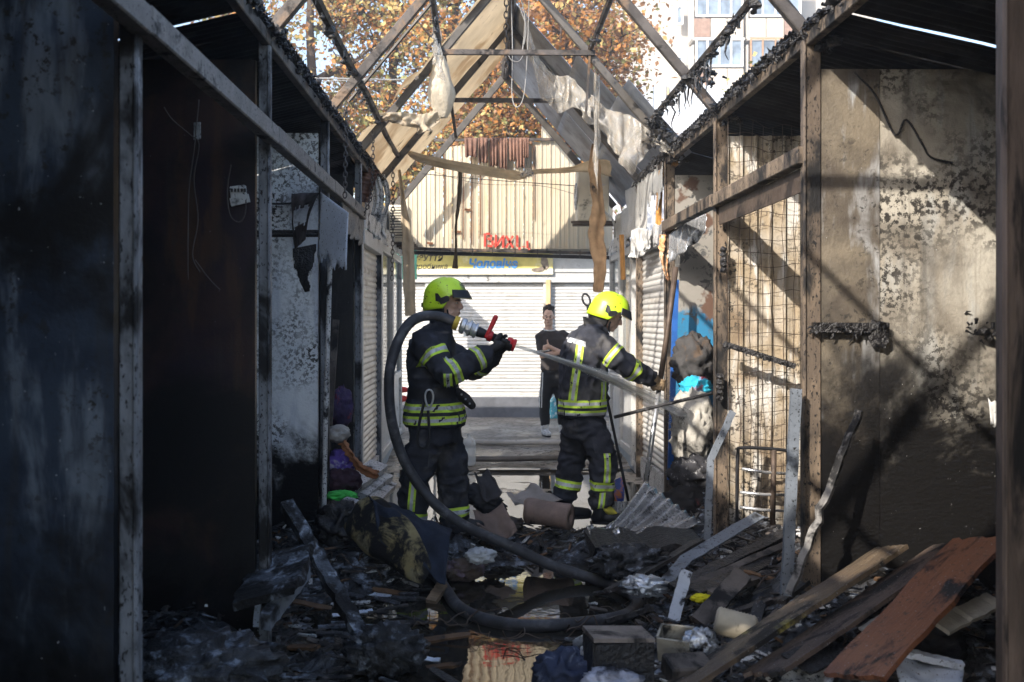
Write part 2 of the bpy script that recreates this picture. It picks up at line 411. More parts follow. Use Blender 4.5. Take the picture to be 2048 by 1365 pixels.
kA = end_kiosk(xa[0], xa[1], 'white shuttered kiosk left of the one numbered 5, across the lane', True)
kB = end_kiosk(xa[1], xa[2], 'white shuttered kiosk numbered 5 across the lane under yellow shop banner', True)
kC = end_kiosk(xa[2], xa[3], 'white shuttered kiosk across the lane, right of the thin wooden strip', False)
MB().box((xa[2]+.01, YE-.035, 1.25), (.075, .05, 2.0)).build('cover_strip', M_STRIP, kB, bevel=.005)
o = text_mb('5', .10, (px2x(973, YE), YE-.035, pz(562, YE))).build('number', M_INK, kB)
bx0, bx1 = px2x(770, YE-.08), px2x(1106, YE-.08)
bn = thing('banner', 'yellow shoe shop banner, light and shade painted on, with blue and black lettering', 'banner', ((bx0+bx1)/2, YE-.08, 2.38))
yb = YE-.075
MB().box(((bx0+bx1)/2, yb, pz(534, yb)), (bx1-bx0, .02, .26)).build('backing', M_YEL_LIT, bn)
zt, zm = pz(505, yb), pz(537, yb)
MB().box(((bx0+bx1)/2, yb-.0135, (zt+zm)/2), (bx1-bx0-.004, .005, zt-zm)).build('shaded_band', M_YEL_SHADE, bn)
yt = yb-.020
text_mb('ВЗУТТЯ', .13, (px2x(826, yt), yt, pz(522, yt)), .22, bold=.004).build('lettering', M_INK, bn)
text_mb('виробника', .125, (px2x(818, yt), yt, pz(538, yt)), .25).build('lettering', M_INK, bn)
text_mb('Чоловіче', .205, (px2x(936, yt), yt, pz(536, yt)), .18, bold=.009, sx=.92).build('lettering', M_BLUE, bn)
sh = MB(); u = .0083
for dx, dy, kx in ((1062, 541, 1), (1088, 538, -.55)):
    poly = [(0, 0), (6, -3), (16, -4), (24, -2), (30, 4), (28, 9), (23, 8), (17, 6), (9, 4), (2, 3)] if kx > 0 else [(0, 0), (4, -3), (10, 4), (8, 18), (3, 26), (-2, 27), (-6, 22), (-7, 12)]
    sh.prism([(p[0]*u, p[1]*u) for p in poly], (px2x(dx, yt), yt, pz(dy, yt)), V(1, 0, 0), V(0, 0, 1), .004)
sh.build('shoe_picture', mat('shoe_print', (.22, .18, .14), .6, var=.3, vs=20, bump=0), bn)
# green side awning of the lane, on the left
MB_ = MB(); MB_.box((px2x(812, 15.6), 15.6, pz(530, 15.6)), (.34, .04, .46)); MB_.box((px2x(812, 15.6), 15.85, pz(506, 15.6)), (.34, .5, .03))
tag(MB_.build('awning', mat('green_awning', (.02, .10, .075), .5, var=.2, bump=.1)), 'dark green awning panel beside the yellow banner', 'awning')
# red road cones lying by the left kiosk
for i, (px, py) in enumerate(((790, 782), (792, 800))):
    c0 = P(px-10, py, 14.4); t = thing('traffic_cone', ['red cone lying on top of another beside the left windows', 'red cone lying underneath another beside the left windows'][i], 'cone', c0, 'red cones beside the left windows')
    MB().lathe([(.02, 0), (.035, .02), (.075, .26), (.08, .30)], P(px+26, py-2, 14.4), V(-1, .1, .02), 16).build('cone_body', mat('red_plastic', (.62, .05, .04), .45, bump=.05), t, smooth=True)
    MB().box(P(px-16, py, 14.4), (.03, .2, .2)).build('cone_base', bpy.data.materials['red_plastic'], t, bevel=.008)

cz_ = P(782, 812, 14.4); tag(MB().box((cz_.x, 14.45, (cz_.z-.08)/2), (.34, .34, cz_.z+.08)).build('crate', mat('grey_crate', (.30, .29, .28), .6, var=.2, bump=.2), bevel=.01), 'grey crate under the red cones beside the left windows', 'crate')

# ------------------------------------------------------------------ far buildings
YB = 55.0
M_CONC = mat('pale_facade', (.42, .395, .36), .85, var=.08, vs=.6, bump=.15, bs=6, world=True)
M_CONC2 = mat('cream_parapet', (.48, .43, .36), .8, var=.08, vs=.9, bump=.1, bs=5, world=True)
M_WOODW = mat('brown_window_frame', (.34, .20, .11), .6, var=.2, bump=.1)
M_BRPAN = mat('brown_slats', (.26, .17, .13), .7, var=.2, bump=.2)
M_WHITEF = mat('white_window_frame', (.75, .75, .74), .5, var=.05, bump=0)
ap = thing('apartment_building', 'pale panel apartment block with glazed balconies, top right behind trees', 'building', (px2x(1500, YB), YB+6, 0))
ax0, ax1 = px2x(1285, YB), px2x(1760, YB)
MB().box(((ax0+ax1)/2, YB+6.5, 12), (ax1-ax0, 12, 24.2)).build('wall', M_CONC, ap)
def apart_window(px0, px1, py0, py1, nm, mf, y=YB, split=2, par=ap):
    x0, x1, z0, z1 = px2x(px0, y), px2x(px1, y), pz(py1, y), pz(py0, y)
    t = .09; fr = MB()
    for q in (x0+t/2, x1-t/2): fr.box((q, y, (z0+z1)/2), (t, .12, z1-z0))
    for q in (z0+t/2, z1-t/2): fr.box(((x0+x1)/2, y, q), (x1-x0-2*t, .12, t))
    for i in range(1, split): fr.box((x0+(x1-x0)*i/split, y-.002, (z0+z1)/2), (t*.8, .12, z1-z0-2*t))
    w = fr.build('window', mf, par)
    for i in range(split):
        a, b = x0+(x1-x0)*i/split, x0+(x1-x0)*(i+1)/split
        MB().box(((a+b)/2, y+.03, (z0+z1)/2), (b-a-t*.9, .02, z1-z0-2*t)).build('pane', MT['pane'], w)
for r in range(-2, 3):
    dy = r*100.5
    apart_window(1352, 1366, 12+dy, 50+dy, 'w', M_WHITEF, YB-.03, 1)
    for (p0, p1, fm, base) in ((1388, 1488, M_WHITEF, 0), (1497, 1604, M_WOODW, 1)):
        yb2 = YB-1.1
        # balcony slab, parapet panels, glazing
        zb, zt2 = pz(75+dy, yb2), pz(36+dy, yb2); x0, x1 = px2x(p0, yb2), px2x(p1, yb2)
        b = MB().box(((x0+x1)/2, yb2+.62, zb-.08), (x1-x0+.1, 1.22, .16)).build('balcony', M_CONC, ap)
        npan = 3
        for i in range(npan):
            a, c = x0+(x1-x0)*i/npan, x0+(x1-x0)*(i+1)/npan
            brown = (i == 0 and base == 0) or (i == 2 and base == 1)
            MB().box(((a+c)/2, yb2+.05, (zb+zt2)/2), (c-a-.05, .06, zt2-zb-.05)).build('parapet_panel', M_BRPAN if brown else M_CONC2, b)
        MB().box((x0-.04, yb2+.6, (zb+zt2)/2+.6), (.09, 1.1, zt2-zb+1.35)).build('side_wall', M_CONC, b)
        apart_window(p0+3, p1-2, -24+dy, 34+dy, 'glazing', fm if (r+base) % 2 == 0 else M_WHITEF, yb2+.06, 4)
lb = thing('low_building', 'long low white building with a grey upper band, behind right roofs', 'building', (px2x(1380, 33), 34, 0))
yl = 33.0
MB().box((px2x(1420, yl), yl+4, pz(228, yl)/2), (px2x(1600, yl)-px2x(1235, yl), 8, pz(228, yl)-0)).build('wall', mat('white_render', (.56, .57, .60), .8, var=.06, vs=.8, bump=.1, bs=8, world=True), lb)
MB().box((px2x(1420, yl), yl+4.2, pz(198, yl)), (px2x(1600, yl)-px2x(1240, yl)-.2, 7.6, pz(163, yl)-pz(228, yl))).build('upper_band', mat('grey_band', (.48, .51, .55), .6, var=.1, vs=2, bump=.1, world=True), lb)
for i in range(13):
    MB().box((px2x(1256+i*26, yl), yl+.37, pz(190, yl)), (.035, .06, .9)).build('seam', M_WHITEF, lb)
for i, px in enumerate((1340, 1357)):
    MB().box((px2x(px, yl), yl+.36, pz(178, yl)), (.05, .05, .3)).build('vent_pipe', M_STRIP, lb)

# ------------------------------------------------------------------ trees
LEAF = [mat('leaf_orange', (.46, .205, .055), .55, var=.3, vs=2, bump=0, trans=.35), mat('leaf_brown', (.27, .145, .075), .6, var=.35, vs=2, bump=0, trans=.25),
        mat('leaf_yellow', (.60, .45, .18), .55, var=.25, vs=2, bump=0, trans=.4), mat('leaf_green', (.26, .26, .10), .55, var=.3, vs=2, bump=0, trans=.3)]
M_BARK = mat('bark', (.075, .055, .042), .9, var=.4, vs=6, bump=1.0, bs=18, bd=.03, stretch=(1, 1, .25))
def leaf_cloud(mb, centers, rnd_, per, size, weights):
    for c, r in centers:
        wc = [w_*rnd_.choice((.25, .6, 1, 1, 3.0)) for w_ in weights]; dens = rnd_.uniform(.45, 1.5)
        for _ in range(int(per*dens)):
            d = V(rnd_.gauss(0, 1), rnd_.gauss(0, 1), rnd_.gauss(0, .75))
            if d.length > 2.3: d *= 2.3/d.length
            p = c+d*r*.5
            n = V(rnd_.gauss(0, 1), rnd_.gauss(0, 1)-.35, rnd_.gauss(0, 1)+.7).normalized(); a = n.orthogonal().normalized(); a = Quaternion(n, rnd_.uniform(0, 6.28))@a; b = n.cross(a)
            s = size*rnd_.uniform(.45, 1.35); w = s*.36; dr = n*(-s*.12)
            q = [p-a*s*.5, p-a*s*.05+b*w, p+a*s*.5+dr, p-a*s*.05-b*w]
            m = rnd_.choices(range(4), wc)[0]
            mb.add([q[0], q[1], q[2], q[3]], [(0, 1, 2), (0, 2, 3)], m)
def tree(x, y, h, spread, seed, label, weights, per=26, size=.2, lean=(0, 0), tr=.24, zmin=4.0):
    R = random.Random(seed); t = thing('tree', label, 'tree', (x, y, 0), 'autumn trees behind the arcade')
    tk = MB(); tips = []
    top = V(x+lean[0], y+lean[1], h*.92)
    tp = [V(x, y, -.1).lerp(top, i/9)+V(R.uniform(-.12, .12), R.uniform(-.12, .12), 0)*(i > 0) for i in range(10)]
    tk.tube(tp, [tr*(1-.085*i) for i in range(10)], 10)
    for i in range(15):
        k = R.uniform(.3, .96); o = tp[min(9, int(k*9))]; a = R.uniform(0, 6.283); L = spread*R.uniform(.5, 1.0)*(1.2-.5*k)
        d = V(math.cos(a), math.sin(a), R.uniform(.15, .75)).normalized()
        pts = [o+d*L*j/5+V(R.uniform(-.1, .1), R.uniform(-.1, .1), .06*j*j*.3+R.uniform(-.08, .08))*(j > 0) for j in range(6)]
        tk.tube(pts, [tr*.42*(1-k*.4)*(1-.17*j) for j in range(6)], 6)
        for j in range(2, 6):
            tips.append(pts[j])
            for _ in range(3):
                d2 = (d*.5+V(R.gauss(0, 1), R.gauss(0, 1), R.gauss(0.1, .6))).normalized(); l2 = spread*R.uniform(.15, .42); e = pts[j]+d2*l2
                tk.tube([pts[j], pts[j].lerp(e, .5)+V(0, 0, R.uniform(-.05, .1)), e], [.03, .02, .007], 4); tips += [e, pts[j].lerp(e, .55)]
    tk.build('trunk', M_BARK, t, smooth=True)
    cr = MB(); cs = [(p, R.uniform(.45, .95)) for p in tips if p.z > zmin]
    leaf_cloud(cr, cs, R, per, size, weights)
    cr.build('crown', LEAF, t)
YT = 24.0
tree(px2x(618, YT), YT, 12.0, 3.6, 3, 'orange autumn tree with thick trunk, leftmost above the burnt roof', (4, 2.5, 5, 4), 28, .135)
tree(px2x(770, 26), 26, 12.5, 3.4, 8, 'orange autumn tree second from left, above the torn tarpaulin', (5, 2.5, 5, 3), 28, .135, lean=(.4, 0))
tree(px2x(905, 25), 25, 11.5, 3.0, 15, 'autumn tree seen just left of the roof ridge', (4, 2, 4, 3.5), 24, .135)
tree(px2x(1005, 22), 22, 8.5, 2.2, 21, 'reddish autumn tree seen through the hole in the gable', (5, 5, 2, 2), 26, .11, tr=.16, zmin=3.0)
tree(px2x(1120, 23), 23, 10.5, 2.4, 27, 'rusty brown autumn tree right of the roof ridge before the pale building', (5, 6, 2, 1), 28, .135, lean=(.3, 0))
tree(px2x(1140, 27), 27, 13.0, 2.2, 31, 'tall brown autumn tree reaching toward the apartment block', (4, 6, 2, 1), 24, .14)
bs = MB(); R_ = random.Random(5); leaf_cloud(bs, [(P(1530+R_.uniform(-28, 60), 160+R_.uniform(-20, 60), 20), .5) for _ in range(22)], R_, 24, .13, (0, 0, 1, 6))
bt = thing('bush', 'green treetop just above the right stall roof', 'tree', P(1540, 760, 20)); bs.build('crown', LEAF, bt)
MB().tube([P(1545, 790, 20), P(1540, 420, 20), P(1532, 170, 20)], [.12, .09, .03], 8).build('trunk', M_BARK, bt)

# ------------------------------------------------------------------ burnt roof frame over the passage
YP = [1.94, 3.3, 5.34, 7.37, 9.15, 11.05, 13.3]     # truss distances
AP, EV, SL = 4.8, 3.10, 1.16                       # apex and eave heights, rafter slope
fr_t = thing('roof_frame', 'burnt steel gable frame of rafters and purlins spanning the passage', 'roof frame', (XM, 7.3, 0))
def raf(x): return AP-SL*abs(x-XM)
for i, y in enumerate(YP):
    m = MT['frame_far'] if i > 3 else MT['frame']
    w = .07 if i < 6 else .085
    for xe in (XL, XR):
        MB().bar((xe, y, EV-.02), (XM+(.02 if xe > XM else -.02), y, AP), w, .055, V(0, 1, 0)).build('rafter', m, fr_t, bevel=.006)
    if i in (1, 4, 5):
        zt = 4.02 if i != 5 else 4.0
        hw = (AP-zt)/SL
        MB().bar((XM-hw-.06, y-.04, zt), (XM+hw+.06, y-.04, zt-.01), .04, .045).build('tie_bar', MT['frame'], fr_t)
def wob(a, b, n, amp, sd):
    return [a.lerp(b, i/n)+V(noise.noise(V(i*.6, sd, 0)), 0, noise.noise(V(i*.6, sd, 7)))*amp for i in range(n+1)]
def clumps(mb, pts, n, r0, r1, spread, R):
    for _ in range(n):
        k = R.uniform(0, len(pts)-1.001); i = int(k); p = pts[i].lerp(pts[i+1], k-i)
        p = p+V(R.gauss(0, spread), R.gauss(0, spread), R.gauss(-.3, 1)*spread)
        r = R.uniform(r0, r1)
        if R.random() < .3: mb.ball(p, (r*R.uniform(.5, 1.5), r*R.uniform(.5, 1.5), r*R.uniform(.5, 1.3)), RZ(R.uniform(0, 6)), 1, 0, .7, 2.0, R.uniform(0, 50))
        else:
            e = p+V(R.gauss(0, 1), R.gauss(0, 1), R.gauss(-.6, .8)).normalized()*r*R.uniform(1.0, 2.4)
            mb.tube([p, p.lerp(e, .5)+V(R.uniform(-1, 1), 0, R.uniform(-1, 1))*r*.7, e], [r*.42, r*.3, r*.05], 4)
RC = random.Random(77)
for (x, z) in ((XL+.22, 3.36), (XR-.23, 3.36), (-.39, 4.02), (.99, 4.02)):
    hi = z > 3.5
    y1 = 11.05 if not hi else 9.2
    a, b = V(x, -1.0, z+.03), V(x, y1, z+.03)
    MB().tube(wob(a, b, 12, .02, x*3), .026 if not hi else .022, 6, sx=1.25).build('purlin', MT['frame'], fr_t)
mb = MB()
for (x, z, y0, y1, n) in ((XR-.23, 3.36, 5.5, 9.2, 190), (XL+.22, 3.36, 5.5, 9.3, 50), (-.39, 4.02, 8.0, 9.1, 26), (.99, 4.02, 8.2, 9.2, 22)):
    clumps(mb, [V(x, y0, z), V(x, y1, z)], n, .010, .034, .016, RC)
for (px, py, y) in ((1300, 262, 9.1), (1325, 252, 8.9), (1411, 140, 7.4), (1447, 215, 7.35), (1640, 65, 5.35), (1352, 300, 9.1)):
    c = P(px, py, y); clumps(mb, [c, c+V(.02, -.1, -.1)], 40, .010, .032, .035, RC)
# dangling melted strips under the right purlin
for _ in range(16):
    p = V(XR-.23, RC.uniform(6.2, 9.0), 3.33); L = RC.uniform(.08, .3)
    mb.tube([p+V(RC.gauss(0, .01), RC.gauss(0, .02), -L*j/5) for j in range(6)], [.010, .008, .008, .006, .004, .002], 5)
mb.build('melted_remains', MT['char'], fr_t)
MB().tube(wob(V(XM, -1, AP+.02), V(XM, 13.4, AP+.02), 14, .01, 3), .05, 6).build('ridge_beam', MT['frame'], fr_t)
# second light rod beside the left rafter
MB().bar(P(862, 8, 7.6), P(697, 204, 7.9), .022, .016).build('rod', MT['frame_far'], fr_t)
MB().bar(P(1180, 100, 9.1), P(1172, 230, 9.2), .02, .02).build('hanging_strut', MT['frame'], fr_t)
MB().bar(P(888, 105, 9.1), P(912, 275, 11.0), .03, .03).build('hanging_strut', MT['frame'], fr_t)

# unseen left roof slope, added behind the viewpoint to shade the foreground
for sd_, lb_ in ((-1, 'added steel roof slope out of view behind the viewpoint, shading the foreground'),):
    xe = XL-.05 if sd_ < 0 else XR+.05
    tag(MB().grid(lambda u, v: V(lerp(xe, XM, u), lerp(-7, 1.3, v), raf(lerp(xe, XM, u))+.07), 4, 6, th=.004).build('roof_sheet', MT['steel_roof']), lb_, 'roof sheet')

# ------------------------------------------------------------------ stall materials
def burnt_wall(name, cols, char_z, char_amt=.0, speck=.25, grad=.5, stain=None, vs=2.0, rough=.6, streak=True, sps=26, bmp=.3):
    """layered paint / bare metal / soot with a burnt lower part"""
    g = NG(name); v = g.vec((1, 1, 1), True); st = g.vec((1.6, 1.6, .35), True); z = g.sep(v)[2]
    c = g.mix(g.ramp(g.noise(v, vs, 8, .62, .5), .36, .62), cols[0], cols[1])
    c = g.mix(g.ramp(g.noise(st, vs*1.7, 7, .6, .2), .50, .62), c, cols[2])
    if len(cols) > 3: c = g.mix(g.ramp(g.noise(v, vs*.8, 6, .55, .8), .47, .70), c, cols[3])
    k = g.ramp(g.noise(v, sps, 6, .72), .60-speck*.25, .66-speck*.25); patch = g.ramp(g.noise(v, 1.7, 5), .38, .62)
    c = g.mix(g.mth('MULTIPLY', k, patch), c, (.03, .027, .024))
    if streak: c = g.mix(g.mth('MULTIPLY', g.ramp(g.noise(g.vec((9, 9, .5), True), 1.6, 5), .52, .72), .55), c, (.05, .043, .036))
    if char_amt: c = g.mix(g.ramp(g.noise(v, 1.1, 8, .62, .6), .5+(.5-char_amt)*.5-.08, .5+(.5-char_amt)*.5+.08), c, (.014, .013, .013))
    nz = g.mth('ADD', z, g.mth('MULTIPLY', g.mth('SUBTRACT', g.noise(v, 1.5, 8, .66, .5), .5), grad*3.2))
    cz = g.ramp(nz, char_z+grad*.5, char_z-grad*.5)
    c = g.mix(cz, c, (.0065, .006, .006))
    c = g.mix(g.mth('MULTIPLY', g.ramp(g.noise(v, 60, 3, .5), .735, .77), .7), c, (.45, .45, .45))
    h = g.mth('ADD', g.noise(v, 55, 3, .7), g.mth('MULTIPLY', g.mth('MULTIPLY', g.voro(g.vec((1, 1, 2.4), True), 20), cz), .5))
    return g.done(g.bsdf(c, g.mth('ADD', rough, g.mth('MULTIPLY', cz, .12)), 0, g.bump(h, bmp, .02), g.mth('SUBTRACT', .35, g.mth('MULTIPLY', cz, .22))))
BW = {
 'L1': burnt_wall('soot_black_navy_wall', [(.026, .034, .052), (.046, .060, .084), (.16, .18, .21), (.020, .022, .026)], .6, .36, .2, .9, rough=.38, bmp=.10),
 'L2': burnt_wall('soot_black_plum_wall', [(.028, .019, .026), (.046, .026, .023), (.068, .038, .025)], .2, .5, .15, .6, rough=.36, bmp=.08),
 'L3': burnt_wall('white_wall_with_soot', [(.72, .75, .78), (.80, .82, .84), (.62, .65, .70)], .62, 0, .46, .42, streak=False, sps=34),
 'R2a': burnt_wall('heat_tinted_sheet', [(.12, .102, .08), (.19, .16, .12), (.36, .365, .37), (.07, .057, .046)], 1.10, .32, .16, .55, vs=2.4, rough=.5),
 'R2b': burnt_wall('scorched_cream_sheet', [(.34, .31, .26), (.46, .43, .37), (.40, .395, .37), (.12, .10, .078)], 1.08, .36, .46, .6, vs=2.2, rough=.6, sps=30),
 'R3': burnt_wall('scorched_ribbed_panel', [(.46, .41, .34), (.36, .29, .20), (.60, .58, .54), (.22, .165, .11)], .10, .12, .30, .4, vs=2.6),
 'dark': burnt_wall('charred_and_shadow_wall', [(.016, .015, .015), (.024, .021, .019), (.04, .036, .032)], .3, .4, .2, .5)}
def blue_wall():
    g = NG('blue_and_grey_wall'); v = g.vec((1, 1, 1), True); z = g.sep(v)[2]
    nz = g.mth('ADD', z, g.mth('MULTIPLY', g.mth('SUBTRACT', g.noise(v, 7, 6, .6), .5), .35))
    c = g.mix(g.ramp(nz, 1.62, 1.72), (.03, .19, .36), (.28, .265, .24))
    c = g.mix(g.mth('MULTIPLY', g.ramp(g.noise(v, 9, 8, .7, .8), .54, .60), g.ramp(nz, 1.25, 1.7)), c, (.10, .10, .10))
    c = g.mix(g.ramp(g.noise(v, 2.5, 6), .60, .66), c, (.12, .07, .05))
    return g.done(g.bsdf(c, .6, 0, g.bump(g.noise(v, 40, 5), .3, .01), .3))
BW['R4'] = blue_wall()

def roof_sheet(par, side, y0, y1, d0, d1, skew=0.0, mt=None, z0=3.13, amp=.011, per=.076):
    xw = XL if side < 0 else XR; n = int((y1-y0)/per*6)
    def fn(u, v):
        y = lerp(y0, y1, u)+skew*(v-.1)*(1 if u > .5 else 0); d = lerp(d0, d1, v)
        return V(xw+side*d, y, z0-.25*d+amp*math.sin(2*math.pi*y/per)+.02*noise.noise(V(y*1.3, d*1.2, side)))
    return MB().grid(fn, n, 7, th=.003).build('roof_sheet', mt or MT['roof_under'], par, smooth=True)
def stall(side, y0, y1, label, wall, beam=True, post_m=None, z_top=2.93, group=None, hz=None, char=60):
    xw = XL if side < 0 else XR; sx = side
    t = thing('market_stall', label, 'stall', (xw+sx*1.2, (y0+y1)/2, 0), group or ('burnt stalls of the left row' if side < 0 else 'burnt stalls of the right row'))
    pm = post_m or (MT['post_l'] if side < 0 else MT['post_r'])
    # post: an angle profile, not a plain stick
    pw_ = .062 if side < 0 else .095
    p = MB(); p.box((xw, y1, 1.42), (pw_, .05, 3.3)); p.box((xw+sx*(pw_/2-.013), y1+.055, 1.42), (.026, .06, 3.3))
    p.box((xw-sx*(pw_/2-.008), y1-.031, 1.42), (.012, .012, 3.29))
    p.build('post', pm, t, bevel=.004)
    if wall:
        wall(t, xw, sx, y1)
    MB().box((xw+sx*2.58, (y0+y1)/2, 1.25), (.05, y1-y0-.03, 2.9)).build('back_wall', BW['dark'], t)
    ym = lerp(y0, y1, .82)
    roof_sheet(t, side, y0+.01, ym, -.07, 2.7, skew=-.035)
    roof_sheet(t, side, ym+.004, y1-.002, -.06, 2.7, z0=3.124)
    if beam:
        h = hz or (2.56 if side < 0 else 2.45)
        MB().bar((xw-sx*.045, y0-.02, h), (xw-sx*.045, y1-.03, h-.006), .07, .095).build('header_beam', MT['beam_l'] if side < 0 else MT['post_r'], t, bevel=.006)
    MB().bar((xw-sx*.01, y0, 3.07), (xw-sx*.01, y1, 3.07), .05, .07).build('eave_beam', MT['frame'] if side < 0 else MT['post_r'], t, bevel=.005)
    e = MB(); clumps(e, [V(xw-sx*.06, y0, 3.11), V(xw-sx*.06, y1, 3.11)], int(char*1.5), .008, .026, .016, RC)
    e.build('charred_edge', MT['char'], t, kind='stuff')
    return t
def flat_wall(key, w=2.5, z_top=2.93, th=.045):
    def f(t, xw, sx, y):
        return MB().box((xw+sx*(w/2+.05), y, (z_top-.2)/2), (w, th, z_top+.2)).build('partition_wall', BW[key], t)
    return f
# ---- left row
gL = 'burnt stalls of the left row'
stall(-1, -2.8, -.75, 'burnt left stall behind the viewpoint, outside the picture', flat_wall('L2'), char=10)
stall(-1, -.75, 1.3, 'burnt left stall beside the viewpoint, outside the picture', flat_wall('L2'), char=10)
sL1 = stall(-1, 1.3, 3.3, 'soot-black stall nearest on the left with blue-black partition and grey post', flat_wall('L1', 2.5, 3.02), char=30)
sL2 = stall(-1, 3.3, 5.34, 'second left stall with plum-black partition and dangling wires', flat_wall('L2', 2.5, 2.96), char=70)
def wallL3(t, xw, sx, y):
    MB().box((xw+sx*1.3, y, .99), (2.5, .045, 2.38)).build('partition_wall', BW['L3'], t)
    MB().box((xw+sx*1.3, y+.01, 2.59), (2.5, .045, .72)).build('partition_wall', BW['L3'], t)
    MB().bar((xw+sx*2.5, y-.03, 2.2), (xw+sx*.05, y-.035, 2.215), .05, .03).jitter(.015, 9).build('charred_batten', MT['char'], t)
    tb = [V(xw+sx*.7, y-.04, 2.46), V(xw+sx*.5, y-.05, 2.43), V(xw+sx*.25, y-.05, 2.425), V(xw+sx*.05, y-.05, 2.47)]
    MB().tube(smooth_path(tb, 5), .008, 5).build('wire', MT['char'], t)
    m = MB().grid(lambda u, v: V(xw+sx*(.06+.20*u), y-.03-.05*math.sin(3*u+2*v)*v, 2.13-.34*v-.04*u), 30, 30, th=.004, keep=lambda u, v: abs(u-.45) < .42-.25*v+.22*noise.noise(V(u*3, v*5, 3))); m.build('peeled_hole', MT['char'], t)
sL3 = stall(-1, 5.34, 7.37, 'third left stall with soot-speckled white partition', wallL3, char=90)
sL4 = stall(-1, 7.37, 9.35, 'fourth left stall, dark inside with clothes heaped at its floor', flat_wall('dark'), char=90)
stall(-1, 9.35, 11.2, 'burnt roof bay above the left roller shutter', None, beam=False, char=110)
# torn pale sheet and brown flap hanging from the left beam
def torn_sheet():
    def fn(u, v):
        a = P(641, 384, 7.05).lerp(P(697, 426, 6.8), u); b = P(632, 520, 7.0).lerp(P(695, 541, 6.75), u)
        q = a.lerp(b, v)+V(0, .04*math.sin(u*3+v*2), 0); q.z -= .03*v*max(0, noise.noise(V(u*9, 0, 3))+.2)*(v > .9)*3
        return q
    o = MB().grid(fn, 16, 22, th=.002, keep=lambda u, v: v < .9+.11*noise.noise(V(u*7, 0, 1.7))+.04).build('metal_sheet', MT['blue_white'], smooth=True)
    tag(o, 'torn pale blue metal sheet hanging from the left header beam', 'metal sheet')
    def fn2(u, v):
        a = P(583, 388, 7.28).lerp(P(640, 386, 7.1), u); b = P(590, 500, 7.3).lerp(P(612, 478, 7.2), u)
        return a.lerp(b, v)+V(0, -.12*math.sin(math.pi*v)*(.4+.6*u)+.04*noise.noise(V(u*4, v*4, 0)), 0)
    o = MB().grid(fn2, 14, 16, th=.003, keep=lambda u, v: not (.1 < u < .85 and .28+.2*noise.noise(V(u*5, 2, 2)) < v < .62+.15*noise.noise(V(u*6, 0, 5)))).build('metal_sheet', mat('sooted_flap', (.13, .115, .12), .6, .2, .4, 6, soot=.4, bump=.2), smooth=True)
    tag(o, 'crumpled brown metal flap torn open beside the pale blue sheet', 'metal sheet')
    tl = MB().tube(smooth_path([P(660, 522, 7.0), P(655, 700, 7.05), P(650, 900, 7.1), P(648, 1040, 7.15)], 6), [.024]+[.018]*17+[.010], 6)
    tag(tl.build('hanging_strip', MT['white_dirty'], smooth=True), 'long melted pale strip hanging below the torn blue sheet', 'strip')
    fl = MB().bar(P(672, 640, 7.9), P(655, 900, 7.8), .05, .02)
    tag(fl.build('wood_slat', MT['wood2']), 'narrow charred slat standing upright in the dark left stall', 'slat')
torn_sheet()
# socket box, wires on the second left partition
sb = thing('junction_box', 'small white melted junction box on the plum-black partition', 'junction box', P(478, 396, 5.29))
MB().box(P(477, 386, 5.295), (.085, .03, .075), RY(-.12)).build('housing', MT['white_dirty'], sb, bevel=.006)
MB().box(P(480, 401, 5.285), (.10, .02, .045), RY(-.25)).build('cover', MT['white_trim'], sb)
for i in range(5):
    MB().box(P(464+i*6.5, 381, 5.275), (.009, .012, .018)).build('terminal', MT['char'], sb)
w = MB()
for pts in ([(328, 215), (345, 240), (380, 270), (398, 290), (388, 360), (396, 440), (385, 510), (400, 545)], [(398, 200), (388, 300), (378, 380), (376, 470), (376, 560)], [(462, 330), (455, 380), (460, 430), (478, 445), (490, 430), (492, 400)], [(390, 520), (420, 560), (440, 580)]):
    w.tube(smooth_path([P(a, b, 5.27) for a, b in pts], 6), .0035, 5)
tag(w.build('wire', mat('dull_wire', (.10, .085, .075), .6, bump=.1), smooth=True), 'thin burnt wires dangling down the plum-black partition', 'wire')
sw = MB().grid(lambda u, v: P(388+16*u, 246+34*v, 5.28)+V(0, -.02*u, 0), 3, 5, th=.003)
tag(sw.build('label_scrap', MT['white_dirty']), 'small pale scrap stuck high on the plum-black partition', 'scrap')

